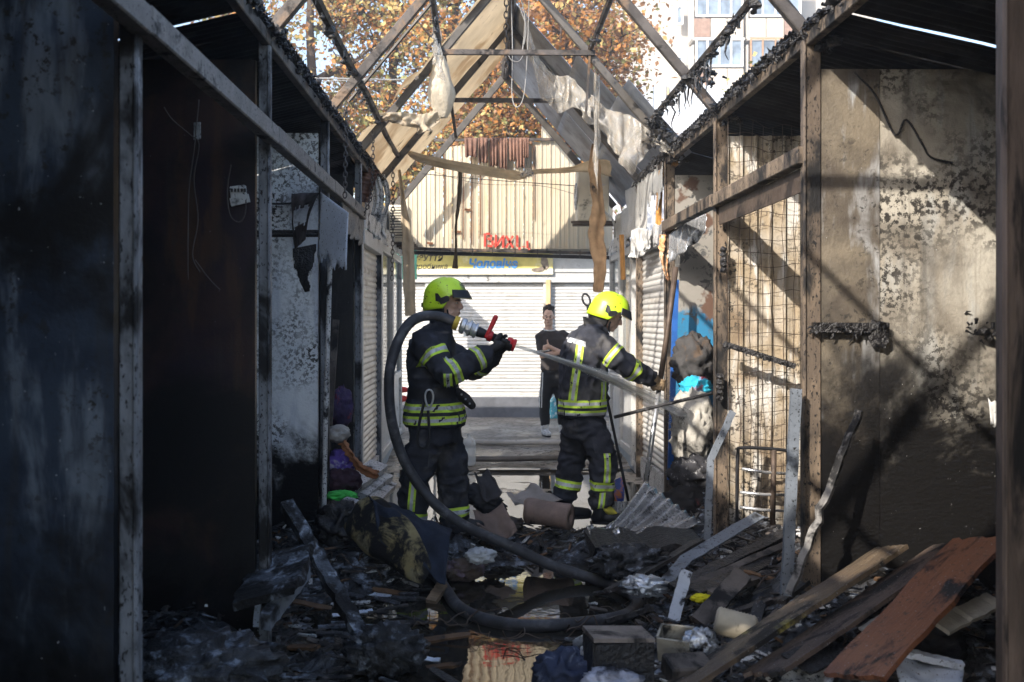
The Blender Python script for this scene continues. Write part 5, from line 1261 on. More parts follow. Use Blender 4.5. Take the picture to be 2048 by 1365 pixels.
path_band(T2, [w2(1196, 868), w2(1199, 885), w2(1201, 900)], V(1, 0, 0), .15, V(0, 1, 0), .009, (0, 0, 0)).build('pocket', M_SUIT, to2, smooth=True)
# leaning pole in his hand
PA, PB = P(1352, 535, 8.20), P(1289, 985, 8.05); pd = (PA-PB).normalized()
hc = PA.lerp(PB, (772-535)/(985-535))
gl = MB(); grip(gl, hc, pd, (W2r-hc), .024, W2r+V(.02, 0, 0), t=.0150, sgn=1, span=3.7); gl.limb([W2r+V(-.05, 0, .02), W2r+V(.03, 0, -.005)], [.052, .042], 12)
remesh(gl, .0055, 3).build('glove', M_TAN, p2, smooth=True)
pl = thing('pole', 'long brown and steel pole leaning, gripped by second firefighter', 'pole', PB)
pm_ = PA.lerp(PB, .55)
MB().tube([PA, PA.lerp(pm_, .5)+V(.004, 0, 0), pm_], .023, 10).build('upper_shaft', MT['brown_metal'], pl, smooth=True)
MB().tube([pm_, PB], [.020, .022], 10).build('lower_shaft', MT['galv'], pl, smooth=True)
MB().box(PB+V(0, 0, .02), (.075, .06, .07), RY(.14)).build('foot', MT['black_metal'], pl, bevel=.008)
hk = thing('fire_hook', 'slim dark rod with an eye ring, standing behind second firefighter', 'fire hook', P(1257, 1008, 8.45))
HA, HB = P(1175, 612, 8.62), P(1258, 1008, 8.35); hd = (HB-HA).normalized()
MB().tube([HA.lerp(HB, k/8) for k in range(9)], .0125, 8).build('rod', MT['black_metal'], hk, smooth=True)
rc = HA-hd*.055; rg = [rc+V(.032*math.cos(a), 0, 0)-hd*.052*math.sin(a) for a in [k*math.pi/10 for k in range(21)]]
MB().tube(rg, .0095, 8, False).build('ring', MT['black_metal'], hk, smooth=True)
tag(MB().tube([P(1228, 835, 7.95), P(1320, 812, 7.9), P(1428, 786, 7.8)], .014, 8).build('charred_bar', MT['char'], smooth=True), 'thin charred bar jutting out level from the right stall', 'bar')

# ---------------------------------------------------------------- bystander
Y3 = 14.15
def w3(px, py, d=0.0): return P(px-7, py, Y3)+V(0, d, 0)
f3, r3 = V(0, -1, 0), V(-1, 0, 0)
p3 = thing('person', 'man in dark T-shirt and striped track trousers, arms crossed, watching', 'person', (px2x(1112, Y3), Y3, -.08), 'people')
H3 = Fr(w3(1104, 634, -.02), math.radians(-95), -.06)
body = MB(); head_parts(body, H3)
loft(body, [(w3(1106, 663), .045, .06), (w3(1110, 672), .065, .12), (w3(1113, 684), .085, .15), (w3(1114, 710), .095, .15), (w3(1114, 735), .10, .16), (w3(1114, 760), .10, .165)], r3, f3)
S3r, E3r, S3l, E3l = w3(1088, 673), w3(1091, 712, -.06), w3(1140, 673), w3(1140, 712, -.06)
H3a, H3b = w3(1126, 704, -.20), w3(1105, 694, -.20)
body.limb([S3r, S3r.lerp(E3r, .5), E3r], [.052, .046, .042], 12); body.limb([E3r, E3r.lerp(H3a, .5)+V(0, -.02, 0), H3a], [.042, .040, .030], 12)
body.limb([S3l, S3l.lerp(E3l, .5), E3l], [.052, .046, .042], 12); body.limb([E3l, E3l.lerp(H3b, .6)+V(0, -.02, 0), H3b], [.042, .036, .028], 12)
# visible hand tucked over the arm: palm, four fingers, raised thumb
body.limb([H3b+V(.01, -.01, 0), H3b+V(-.035, -.015, .012)], [.03, .034], 10, .8)
for i in range(4): body.limb([H3b+V(-.04, -.015, .03-.02*i), H3b+V(-.075, -.012, .024-.02*i), H3b+V(-.095-.004*(i in (1, 2)), .008, .018-.02*i)], [.0105, .010, .008], 8)
body.limb([H3b+V(-.02, -.02, .03), H3b+V(-.035, -.025, .07), H3b+V(-.038, -.02, .105)], [.014, .012, .009], 8)
K3r, A3r, K3l, A3l = w3(1096, 798, -.01), w3(1097, 852), w3(1130, 798, -.03), w3(1133, 852, .04)
for h_, k_, a_ in ((w3(1101, 755), K3r, A3r), (w3(1126, 755), K3l, A3l)): body.limb([h_, k_, a_], [.075, .052, .038], 12)
remesh(body, .0075, 3).build('body', M_SKIN, p3, smooth=True)
face_bits(p3, H3)
hr = MB(); hr.ball(H3(-.02, 0, .055), (.098, .086, .092), H3.R, 3)
RH = random.Random(2)
for _ in range(150):
    th = RH.uniform(0, 6.283); ph = RH.uniform(0, 1.15); d = V(math.sin(ph)*math.cos(th), math.sin(ph)*math.sin(th), math.cos(ph)); b_ = H3(-.02+.088*d.x, .078*d.y, .055+.084*d.z)
    tip = b_+(H3.f*(d.x*.5+.3)+H3.r*d.y*.6+H3.u*(d.z+.4)).normalized()*RH.uniform(.025, .05); hr.limb([b_, tip], [.014, .003], 5)
hb2 = remesh(hr, .007, 2)
hb2.build('hair', M_HAIR, p3, smooth=True)
M_SHIRT = mat('dark_grey_tshirt', (.060, .052, .052), .85, var=.15, vs=5, bump=.2)
mb = MB(); loft(mb, [(w3(1106, 661), .075, .09), (w3(1109, 666), .10, .165), (w3(1113, 680), .125, .205), (w3(1114, 705), .13, .185), (w3(1114, 728), .125, .18), (w3(1114, 741), .125, .18)], r3, f3)
mb.limb([S3r+V(.05, 0, .012), S3r, S3r.lerp(E3r, .62)], [.080, .080, .070], 12); mb.limb([S3l+V(-.05, 0, .012), S3l, S3l.lerp(E3l, .62)], [.080, .080, .070], 12)
sh3 = remesh(mb, .011, 4, .5, .010, (9, 9, 9), 3); so3 = sh3.build('tshirt', M_SHIRT, p3, smooth=True); B3 = bvh(sh3)
M_WHT = mat('white_cloth_trim', (.75, .75, .74), .7, var=.05, bump=.1)
for s_, e_ in ((S3r, E3r), (S3l, E3l)): ring_band(B3, s_.lerp(e_, .78), e_-s_, .022, R=.2, cols=(0, 0, 0), ref=.07).build('sleeve_trim', M_WHT, so3, smooth=True)
cc = w3(1105.5, 659, -.005); MB().tube([cc+V(.082*math.cos(a), -.070*math.sin(a)*1.0-.012, -.018*math.sin(a)) for a in [k*math.pi/14 for k in range(29)]], .011, 8, False).build('neck_trim', M_WHT, so3, smooth=True)
t3, to3 = trousers(p3, [(w3(1114, 736), .115, .165), (w3(1114, 760), .125, .18), (w3(1114, 775), .11, .16)], [([w3(1103, 765), w3(1099, 785), K3r, w3(1096, 825), A3r+V(0, 0, .04)], [.10, .095, .082, .075, .068]), ([w3(1126, 765), w3(1128, 785), K3l, w3(1132, 825, .02), A3l+V(0, 0, .04)], [.10, .095, .082, .075, .068])], r3, f3, 21.0, mat('black_track_cloth', (.022, .022, .024), .75, var=.2, bump=.2), .009, 'track_trousers')
B4 = bvh(t3)
for dx in (0, 5): path_band(B4, [w3(1089.5+dx, 745), w3(1088+dx, 775), w3(1087.5+dx, 800), w3(1087+dx, 815)], V(1, 0, 0), .014, V(.25, 1, 0), .004, (0, 0, 0)).build('side_stripe', M_WHT, to3, smooth=True)
M_SHOE = mat('white_sneaker', (.62, .62, .62), .5, var=.2, vs=20, alt=(.22, .23, .25), aamt=.3, asc=16, bump=.2)
boot(p3, A3r+V(0, 0, -.01), V(.25, -1, 0), M_SHOE, .16, -.08); boot(p3, A3l+V(0, 0, -.01), V(.2, -1, 0), M_SHOE, .16, -.08)
bgp = thing('shopping_bag', 'small turquoise printed bag on the plinth behind the man', 'bag', P(1112, 832, 16.3))
mbx = MB().grid(lambda u, v: P(1104+16*u, 838-50*v*(1-.55*abs(u-.55)), 16.3)+V(0, .04*math.sin(3*u), 0), 10, 10, th=.05); mbx.build('bag_body', mat('turquoise_print', (.10, .42, .50), .5, var=.2, alt=(.7, .72, .7), aamt=.35, asc=18, bump=.1), bgp, smooth=True)
MB().tube(smooth_path([P(1107, 802, 16.3), P(1111, 786, 16.3), P(1115, 802, 16.3)], 4), .006, 5).build('handle', MT['white_trim'], bgp)

# ------------------------------------------------------------------ burnt rubble
def gauss(x, y, cx, cy, sx, sy): return math.exp(-((x-cx)/sx)**2-((y-cy)/sy)**2)
def rubble_h(x, y):
    h = -.30
    h += .17*gauss(x, y, -.1, 7.7, 1.3, .5)+.22*gauss(x, y, -.38, 7.35, .38, .3)+.13*gauss(x, y, 1.1, 7.7, .7, .6)   # round the firefighters' feet
    h += .44*gauss(x, y, 2.05, 6.3, .75, 1.1)+.40*gauss(x, y, 2.35, 4.9, .8, 1.0)+.15*gauss(x, y, 1.1, 4.9, .55, .7)
    h += .32*gauss(x, y, -1.1, 7.4, .45, .8)+.20*gauss(x, y, -.8, 6.75, .3, .35)+.34*gauss(x, y, -1.6, 5.6, .5, 1.0)+.14*gauss(x, y, -.66, 5.1, .28, .25)
    h += .50*gauss(x, y, 2.1, 8.4, .45, .9)+.34*gauss(x, y, -1.6, 8.3, .4, .8)
    h += .07*fbm((x*2.2, y*2.2, 4), 4)+.035*abs(fbm((x*8, y*8, 1), 3))
    return h
def rubble():
    x0, x1, y0, y1, d = -2.4, 3.0, 3.7, 9.25, .035
    nu, nv = int((x1-x0)/d), int((y1-y0)/d)
    mb = MB().grid(lambda u, v: V(lerp(x0, x1, u), lerp(y0, y1, v), rubble_h(lerp(x0, x1, u), lerp(y0, y1, v))), nu, nv)
    mb.jitter(.010, 23)
    o = mb.build('rubble', MT['ash'], smooth=False, kind='stuff'); o['label'] = 'black ash and charred rubble covering the passage floor'; o['category'] = 'rubble'
    R = random.Random(42); fr_ = MB()
    for _ in range(7500):
        x, y = R.uniform(x0, x1), R.uniform(y0, y1); h = rubble_h(x, y)
        if h < -.19 and R.random() < (.97 if -.6 < x < 1.1 and 5 < y < 7 else .9): continue
        L, w, t = R.uniform(.02, .13)*R.choice((.6, 1, 1, 1.6)), R.uniform(.008, .035), R.uniform(.003, .012)
        rot = RZ(R.uniform(0, 6.283))@RY(R.gauss(0, .35))@RX(R.gauss(0, .35))
        fr_.box(V(x, y, h+t+.004+abs(R.gauss(0, .012))), (L, w, t), rot, R.choices(range(5), (10, 6, 3, 1.3, 1.6))[0])
    fr_.jitter(.006, 40)
    for q, m_ in sticks: fr_.add(q.v, q.f, m_)
    o = fr_.build('fragments', [MT['char'], MT['ash'], MT['wood2'], MT['white_dirty'], MT['wood']], kind='stuff'); o['label'] = 'small burnt fragments strewn over the rubble'; o['category'] = 'fragments'

def slab(a, b, w, t, up=V(0, -.3, 1), n=14, jit=.006, sd=0.0, ragged=.0, mid=None):
    """plank with uneven edges swept from a to b (optionally bent through mid)"""
    pts = [Vector(a), Vector(b)] if mid is None else [Vector(a), Vector(mid), Vector(b)]
    if mid is None: path = [pts[0].lerp(pts[1], k/n) for k in range(n+1)]
    else: path = [pts[0].lerp(pts[1], k/(n//2)) for k in range(n//2)]+[pts[1].lerp(pts[2], k/(n//2)) for k in range(n//2+1)]
    N = len(path); vs = []; fs = []
    for i, p in enumerate(path):
        d = (path[min(i+1, N-1)]-path[max(i-1, 0)]).normalized(); x, y = frame(d, up)
        wl = w/2*(1+.10*noise.noise(V(i*.5, sd, 1))); wr_ = w/2*(1+.10*noise.noise(V(i*.5, sd, 7)))
        if ragged and i in (0, N-1): wl *= 1-ragged*.6; wr_ *= 1-ragged
        j = V(noise.noise(V(i*.7, sd, 3)), 0, noise.noise(V(i*.7, sd, 9)))*jit
        vs += [p+j-x*wl-y*t/2, p+j+x*wr_-y*t/2, p+j+x*wr_+y*t/2, p+j-x*wl+y*t/2]
    for i in range(N-1):
        for k in range(4): fs.append((4*i+k, 4*i+(k+1) % 4, 4*i+4+(k+1) % 4, 4*i+4+k))
    fs += [(3, 2, 1, 0), (4*N-4, 4*N-3, 4*N-2, 4*N-1)]
    return MB().add(vs, fs)
def plank(a, b, w, t, up, sd, name, m, label, cat, group=None, warp=.012, tip=.5):
    a, b = Vector(a), Vector(b); d = (b-a); L = d.length; x = d.normalized(); yv, zv = frame(d, up); R = Matrix((x, yv, zv)).transposed()
    def edge(u, s_): return s_*w/2*(1+.05*noise.noise(V(u*9, sd, s_)))+.002*noise.noise(V(u*70, sd, s_))
    rag = lambda v, e: tip*.05*noise.noise(V(v*7, sd, e))+tip*.025*noise.noise(V(v*23, sd, e))
    def top(u, v):
        uu = lerp(0, L, u)+rag(v, 1)*max(0, 1-u*12)+rag(v, 5)*max(0, 1-(1-u)*12)
        return V(uu, lerp(edge(u, -1), edge(u, 1), v), warp*noise.noise(V(u*2, 0, sd))+.0025*noise.noise(V(u*14, v*5, sd)))
    mb = MB().grid(top, 60, 10, th=t)
    o = bpy.data.objects.new(name, mb.mesh(name, m)); COL.objects.link(o); o.location = a; o.rotation_euler = R.to_euler(); ORG[o.name] = a
    return tag(o, label, cat, group)
def put(mb, name, m, label, cat, group=None, smooth=False, bevel=0.0): return tag(mb.build(name, m, smooth=smooth, bevel=bevel), label, cat, group)
gP = 'boards and planks thrown on the right heap'
def grain(name, cols, soot, ss=3.0, rough=.6, patch=None):
    g = NG(name); v = g.vec((1, 1, 1)); gv = g.vec((1.2, 26, 26))
    c = g.mix(g.ramp(g.noise(gv, 2.2, 5, .6, .4), .35, .66), cols[0], cols[1])
    c = g.mix(g.ramp(g.noise(v, 3.5, 5, .6), .45, .68), c, cols[2])
    if patch: c = g.mix(g.mth('MULTIPLY', g.ramp(g.noise(v, 2.6, 4), .56, .66), .8), c, patch)
    t = .5+(.5-soot)*.42; k = g.ramp(g.noise(g.vec((1, 2.2, 1)), ss, 5, .68, .5), t-.06, t+.07); c = g.mix(k, c, (.013, .012, .012))
    c = g.mix(g.mth('MULTIPLY', g.ramp(g.noise(v, 38, 3, .6), .60, .66), .7), c, (.03, .027, .025))
    c = g.mix(g.mth('MULTIPLY', g.ramp(g.noise(v, 90, 2, .5), .68, .72), .8), c, (.35, .35, .36))
    return g.done(g.bsdf(c, g.mth('ADD', rough, g.mth('MULTIPLY', k, .2)), 0, g.bump(g.noise(gv, 3.5, 4, .7), .5, .008), .4))
M_PL1 = grain('singed_plank', [(.105, .075, .05), (.15, .11, .07), (.085, .062, .048)], .40, 2.6, .55, (.30, .26, .05))
M_PL2 = grain('dark_plank', [(.085, .060, .048), (.12, .085, .066), (.06, .046, .042)], .46, 2.8)
M_ORB = grain('orange_brown_board', [(.20, .082, .042), (.24, .098, .05), (.15, .068, .044)], .27, 3.2, .45)
plank(P(1782, 1092, 5.05), P(1330, 1385, 4.20), .20, .022, V(-.25, -.55, 1), 1, 'plank', M_PL1, 'long singed plank with yellowish middle, leftmost of the three boards', 'plank', gP)
plank(P(1905, 1085, 5.05), P(1520, 1345, 4.25), .23, .02, V(-.25, -.6, 1), 3, 'plank', M_PL2, 'dark brown plank in the middle of the three boards', 'plank', gP)
plank(P(1962, 1075, 4.75), P(1705, 1350, 4.05), .29, .022, V(-.2, -.5, 1), 5, 'board', M_ORB, 'wide orange-brown board, rightmost of the three boards', 'board', gP, .03)
put(slab(P(1718, 822, 5.10), P(1578, 1190, 4.95), .035, .03, sd=7, jit=.02, n=20), 'stick', mat('ash_grey_stick', (.22, .21, .20), .8, var=.4, soot=.5, ss=6, bump=.6), 'thin charred stick leaning against the scorched right partition', 'stick')
put(slab(P(1592, 778, 5.25), P(1572, 1192, 5.15), .055, .03, V(0, -1, 0), sd=8, jit=.004), 'metal_profile', MT['grey_strip'], 'upright pale blue metal profile at the foot of the right post', 'metal profile')
put(slab(P(1466, 824, 6.9), P(1414, 1080, 6.7), .045, .02, V(0, -1, 0), sd=9, mid=P(1421, 920, 6.8)), 'metal_profile', MT['grey_strip'], 'bent pale metal strip standing before the wire grid', 'metal profile')
put(slab(P(1520, 1030, 6.6), P(1326, 1172, 5.85), .085, .008, V(-.3, -.6, 1), sd=11, mid=P(1372, 1118, 6.2)), 'metal_sheet', MT['grey_strip'], 'bent pale metal strip sloping down the right heap', 'metal sheet')
put(slab(P(1373, 1142, 5.6), P(1346, 1242, 5.4), .065, .018, V(0, -1, .3), sd=12), 'board', mat('spotted_white_board', (.50, .53, .58), .5, var=.1, soot=.3, ss=14, bump=.1), 'short white board with black spots standing in the right heap', 'board')
put(slab(P(1487, 1148, 5.5), P(1398, 1246, 5.25), .10, .03, V(-.2, -.8, .6), sd=13), 'board', MT['wood2'], 'short grey board lying below the bent pale strip', 'board')
for i, (a, b, w_, lb_) in enumerate((((1585, 1062), (1345, 1178), .07, 'topmost'), ((1588, 1085), (1372, 1180), .05, 'second'), ((1582, 1108), (1388, 1186), .08, 'third'), ((1590, 1132), (1420, 1190), .05, 'lowest'))):
    put(slab(P(*a, 6.2-.08*i), P(*b, 5.65-.08*i), w_, .035, V(-.2, -.5, 1), sd=20+i, jit=.012), 'charred_board', MT['wood2'] if i % 2 else MT['char'], f'charred board, {lb_} of the four fanned out beside the right post', 'charred board', 'charred boards fanned out on the right heap')
for i, (a, b, y0_, y1_, w_, m_, lb_) in enumerate((
    ((1400, 1078), (1275, 1150), 6.9, 6.3, .08, 'char', 'short charred board lying against the thick charred slab'),
    ((1560, 1190), (1455, 1225), 5.5, 5.2, .09, 'wood2', 'grey scorched board below the fan of charred boards'),
    ((1330, 1120), (1215, 1178), 6.6, 6.2, .06, 'wood2', 'narrow grey board pointing at the bend of the hose'),
    ((1660, 1120), (1560, 1200), 5.5, 5.2, .07, 'char', 'charred board end behind the leftmost long plank'),
    ((1850, 1175), (1760, 1225), 4.9, 4.7, .08, 'wood', 'brown scorched board tucked under the orange board'),
    ((1520, 1205), (1500, 1275), 5.1, 4.9, .06, 'ash', 'ash-grey board standing behind the ribbed tube'),
    ((1300, 1215), (1215, 1238), 5.3, 5.15, .05, 'char', 'charred lath lying just right of the hose loop'))):
    plank(P(*a, y0_), P(*b, y1_), w_, .022, V(-.2, -.5, 1), 200+i, 'charred_board', grain('charred_grain_%d' % i, [(.035, .031, .03), (.075, .068, .064), (.022, .02, .02)], .42) if m_ != 'wood' else M_PL2, lb_, 'charred board', 'charred boards fanned out on the right heap', .015, 1.0)
# ribbed cream tube
rt = MB(); A_, B_ = P(1430, 1240, 4.95), P(1514, 1262, 4.90); L_ = (B_-A_).length
rt.lathe([(.045, 0), (.062, .006)]+[(.066+.004*(k % 2), .012+k*(L_-.03)/22) for k in range(22)]+[(.06, L_-.01), (.04, L_)], A_, B_-A_, 20)
put(rt, 'ribbed_tube', mat('cream_plastic', (.42, .37, .28), .5, var=.15, soot=.22, ss=4, bump=.1), 'ribbed cream plastic tube lying among the boards', 'tube', smooth=True)
def open_box(c, w, d, h, rz, tilt, m, name, label, cat, lid=None, lidm=None):
    R_ = RZ(rz)@RX(tilt); c = Vector(c); t = thing(name, label, cat, c-V(0, 0, h/2)); k = .012
    for nm, o_, s_ in (('side', (0, -d/2, 0), (w, k, h)), ('side', (0, d/2, 0), (w, k, h)), ('side', (-w/2, 0, 0), (k, d-k*2, h)), ('side', (w/2, 0, 0), (k, d-k*2, h)), ('bottom', (0, 0, -h/2), (w-k*2, d-k*2, k))):
        MB().box(c+R_@Vector(o_), s_, R_).jitter(.004, 9).build(nm, m, t)
    if lid: MB().box(c+R_@V(0, .0, h/2+.012), (w*1.05, d*lid, .02), R_@RY(.05)).jitter(.006, 7).build('lid', lidm or m, t)
    return t
open_box(P(1236, 1312, 4.55), .27, .22, .17, .12, -.05, MT['char'], 'crate', 'black burnt crate with pale scorched lid at bottom centre', 'crate', 1.02, mat('scorched_lid', (.20, .17, .15), .6, var=.3, soot=.35, ss=5, bump=.3))
open_box(P(1352, 1288, 4.65), .15, .12, .12, -.4, .3, mat('stained_carton', (.36, .33, .27), .7, var=.2, soot=.32, ss=5, bump=.2), 'carton', 'small stained white carton, open, beside the ribbed tube', 'carton')
put(MB().box(P(1375, 1338, 4.4), (.20, .14, .09), RZ(.2)@RX(.2)).jitter(.01, 8), 'block', MT['wood2'], 'square charred block in front of the stained carton', 'block', bevel=.008)
def lump(c, r, m, name, label, cat, sd=0, amp=.5, fr=2.2, rot=None, sub=4, group=None):
    mb = MB(); bm = bmesh.new(); bmesh.ops.create_icosphere(bm, subdivisions=sub, radius=1.0); R_ = rot if rot is not None else Matrix.Identity(3)
    bm.verts.ensure_lookup_table(); vs = []
    for q in bm.verts:
        p = q.co.copy(); w = p*fr+V(sd, sd*1.3, -sd); k = 1+amp*(.5-1.5*abs(noise.noise(w+noise.noise_vector(w*.7)*.8)))+amp*.25*noise.noise(w*3.1)
        vs.append(Vector(c)+R_@V(p.x*r[0]*k, p.y*r[1]*k, p.z*r[2]*k))
    mb.add(vs, [tuple(v.index for v in f.verts) for f in bm.faces]); bm.free()
    return put(mb, name, m, label, cat, group, smooth=True)
cl = lambda n, c, **k: mat(n, c, .85, var=.25, vs=9, bump=.5, bs=40, **k)
M_FOIL = mat('crumpled_foil', (.55, .57, .60), .3, .6, .2, 8, soot=.25, ss=6, bump=.8, bs=25, bd=.02)
lump(P(1402, 1290, 4.6), (.075, .06, .06), M_FOIL, 'crumpled_foil', 'crumpled grey foil ball right of the stained carton', 'foil', 3, .7)
lump(P(1290, 1172, 5.9), (.12, .08, .05), M_FOIL, 'crumpled_foil', 'crumpled foil sheet at the bend of the hose', 'foil', 8, .8)
lump(P(962, 1112, 6.6), (.085, .05, .045), mat('crumpled_paper', (.50, .52, .54), .7, var=.2, soot=.15, ss=9, bump=.6, bs=30), 'crumpled_paper', 'crumpled white paper beside the hose near first firefighter', 'paper', 13, .7)
lump(P(1402, 1197, 5.4), (.05, .03, .022), cl('yellow_cloth', (.70, .62, .02)), 'yellow_scrap', 'bright yellow scrap below the charred boards', 'scrap', 15, .5)
lump(P(1128, 1350, 4.6), (.12, .10, .10), cl('blue_black_cloth', (.035, .045, .085), alt=(.16, .18, .24), aamt=.3, asc=10), 'cloth_heap', 'crumpled blue-black cloth at the bottom edge left of the crate', 'cloth', 17, .7)
lump(P(1225, 1372, 4.35), (.12, .1, .06), cl('pale_cloth', (.42, .43, .50), soot=.3), 'cloth_heap', 'crumpled pale cloth in front of the black crate', 'cloth', 19, .6)
for i, (px, py, y_) in enumerate(((1160, 1292, 4.75), (1172, 1306, 4.65))):
    A_ = P(px-10, py, y_); put(MB().lathe([(.022, 0), (.030, .006), (.030, .09), (.024, .1)], A_, V(.8, -.3, .15 if i else .5), 16), 'can', M_FOIL, ['dented silver can leaning on the black crate, the further one', 'dented silver can lying by the black crate, the nearer one'][i], 'can', 'silver cans by the crate', smooth=True)
def bent(a, b, c, d, name, m, label, cat, sag=.03, sd=0, n=12, keep=None, th=.003):
    a, b, c, d = Vector(a), Vector(b), Vector(c), Vector(d)
    return put(MB().grid(lambda u, v: a.lerp(b, u).lerp(d.lerp(c, u), v)+V(0, 0, -sag*math.sin(math.pi*u)+sag*.8*noise.noise(V(u*3, v*3, sd)))+V(0, sag*noise.noise(V(u*4, v*2, sd+5)), 0), n, n, th=th, keep=keep), name, m, label, cat, smooth=True)
bent(P(1782, 1296, 4.25), P(1928, 1330, 4.25), P(1925, 1375, 4.0), P(1800, 1372, 4.0), 'metal_sheet', MT['blue_white'], 'bent pale blue metal piece at the bottom right corner', 'metal sheet', .03, 3)
MB_ = slab(P(1785, 1300, 4.2), P(1925, 1332, 4.2), .03, .03, sd=31); put(MB_, 'metal_profile', MT['blue_white'], 'folded pale metal edge above the bent corner piece', 'metal profile')
bent(P(1570, 1330, 4.35), P(1680, 1318, 4.4), P(1665, 1372, 4.15), P(1555, 1378, 4.15), 'plastic_sheet', MT['white_dirty'], 'scorched white sheet between the planks at the bottom edge', 'plastic sheet', .03, 7)
put(slab(P(1795, 1218, 4.6), P(1725, 1262, 4.45), .04, .012, sd=33), 'strip', MT['white_trim'], 'small white strip between dark plank and orange board', 'strip')
put(slab(P(1990, 1200, 4.5), P(1880, 1255, 4.3), .09, .02, V(-.2, -.6, 1), sd=34), 'board', mat('pale_board', (.36, .34, .30), .7, var=.2, soot=.3, bump=.3), 'pale sooty board right of the orange board', 'board')
put(slab(P(1680, 1290, 4.4), P(1590, 1330, 4.25), .16, .01, sd=35), 'board', MT['char'], 'burnt black sheet under the middle plank', 'board')
bent(P(1976, 796, 5.22), P(2002, 800, 5.22), P(1996, 842, 5.2), P(1982, 850, 5.2), 'scrap', MT['white_trim'], 'small white scrap hanging on the right partition edge', 'scrap', .02, 9, 6)
lump(P(1862, 1292, 4.5), (.13, .1, .09), cl('black_lump', (.02, .02, .024)), 'cloth_heap', 'black melted lump behind the bent pale corner piece', 'cloth', 44, .6)
# smaller strewn sticks go into the uncountable fragments
RD = random.Random(8); sticks = []
for i in range(150):
    if i < 95: px, py = RD.uniform(1180, 1960), RD.uniform(1090, 1350); y_ = lerp(6.4, 4.3, (py-1090)/260)
    else: px, py = RD.uniform(560, 900), RD.uniform(1090, 1340); y_ = lerp(6.6, 4.7, (py-1090)/250)
    c_ = P(px, py, y_); c_.z = max(-.197, rubble_h(c_.x, c_.y))+.02
    a_ = RD.uniform(-.5, .9); L2 = RD.uniform(.09, .30); d_ = V(math.cos(a_), -math.sin(a_)*.9, RD.gauss(0, .14))*L2
    sticks.append((slab(c_-d_/2, c_+d_/2, RD.uniform(.014, .045), RD.uniform(.006, .018), sd=60+i, n=6, ragged=.4), RD.choice((0, 0, 1, 1, 2, 2, 4, 3))))
rubble()
# ---- left foreground
M_ASHW = mat('ash_covered_wood', (.08, .09, .108), .55, var=.5, vs=10, alt=(.30, .34, .40), aamt=.32, asc=14, soot=.55, ss=6, bump=1.0, bs=30, bd=.02)
put(slab(P(573, 1008, 5.75), P(748, 1315, 5.05), .075, .06, sd=41, jit=.02, n=24), 'charred_beam', M_ASHW, 'ash-grey charred beam slanting into the puddle at left', 'beam')
put(slab(P(590, 1030, 5.7), P(650, 1160, 5.4), .03, .012, sd=42, jit=.03), 'splinter', MT['white_dirty'], 'pale splinter peeling off the slanting charred beam', 'splinter')
put(slab(P(575, 1100, 5.55), P(528, 1200, 4.95), .34, .05, V(-.3, -.2, 1), sd=43, n=18).jitter(.03, 8), 'ash_slab', M_ASHW, 'ash-covered slab lying in the doorway of the second left stall', 'slab')
put(slab(P(612, 1140, 5.4), P(530, 1245, 4.9), .05, .09, sd=44), 'board', mat('blue_grey_edge', (.26, .29, .34), .6, var=.2, soot=.3, bump=.3), 'pale edge board along the ash-covered slab', 'board')
put(slab(P(520, 1165, 5.2), P(512, 1255, 5.15), .03, .02, V(0, -1, 0), sd=45), 'strip', MT['blue_white'], 'thin pale strip at the foot of the second left post', 'strip')
lump(P(772, 1300, 5.0), (.17, .12, .11), MT['ash'], 'ash_heap', 'heap of grey ash at the foot of the slanting beam', 'ash heap', 51, .7, 3.0)
lump(P(405, 1330, 4.5), (.30, .25, .10), MT['ash'], 'ash_heap', 'low heap of blue-grey ash at bottom left', 'ash heap', 53, .7, 3.0)
lump(P(486, 1278, 4.9), (.05, .04, .035), mat('tan_scrap', (.35, .20, .10), .6, var=.3, soot=.2, bump=.3), 'tan_scrap', 'small tan scrap lying at bottom left', 'scrap', 54, .5)
for i, (a, b, w_) in enumerate((((708, 1185), (782, 1192), .05), ((665, 1232), (745, 1222), .03), ((560, 1320), (690, 1338), .045), ((790, 1310), (880, 1322), .03), ((680, 1268), (740, 1285), .045))):
    ya, yb_ = [F*(CH+.195)/(q-VY) for q in (a[1], b[1])]
    put(slab(P(*a, ya), P(*b, yb_), w_, .012, sd=70+i, jit=.01), 'floating_scrap', MT['blue_white'] if i != 4 else MT['ash'], ['pale strip floating in the puddle below the foam', 'thin grey sliver floating left of the ash heap', 'long pale strip at the bottom left edge of the puddle', 'pale sliver floating right of the ash heap', 'grey lump of wood floating beside the slanting beam'][i], 'scrap')
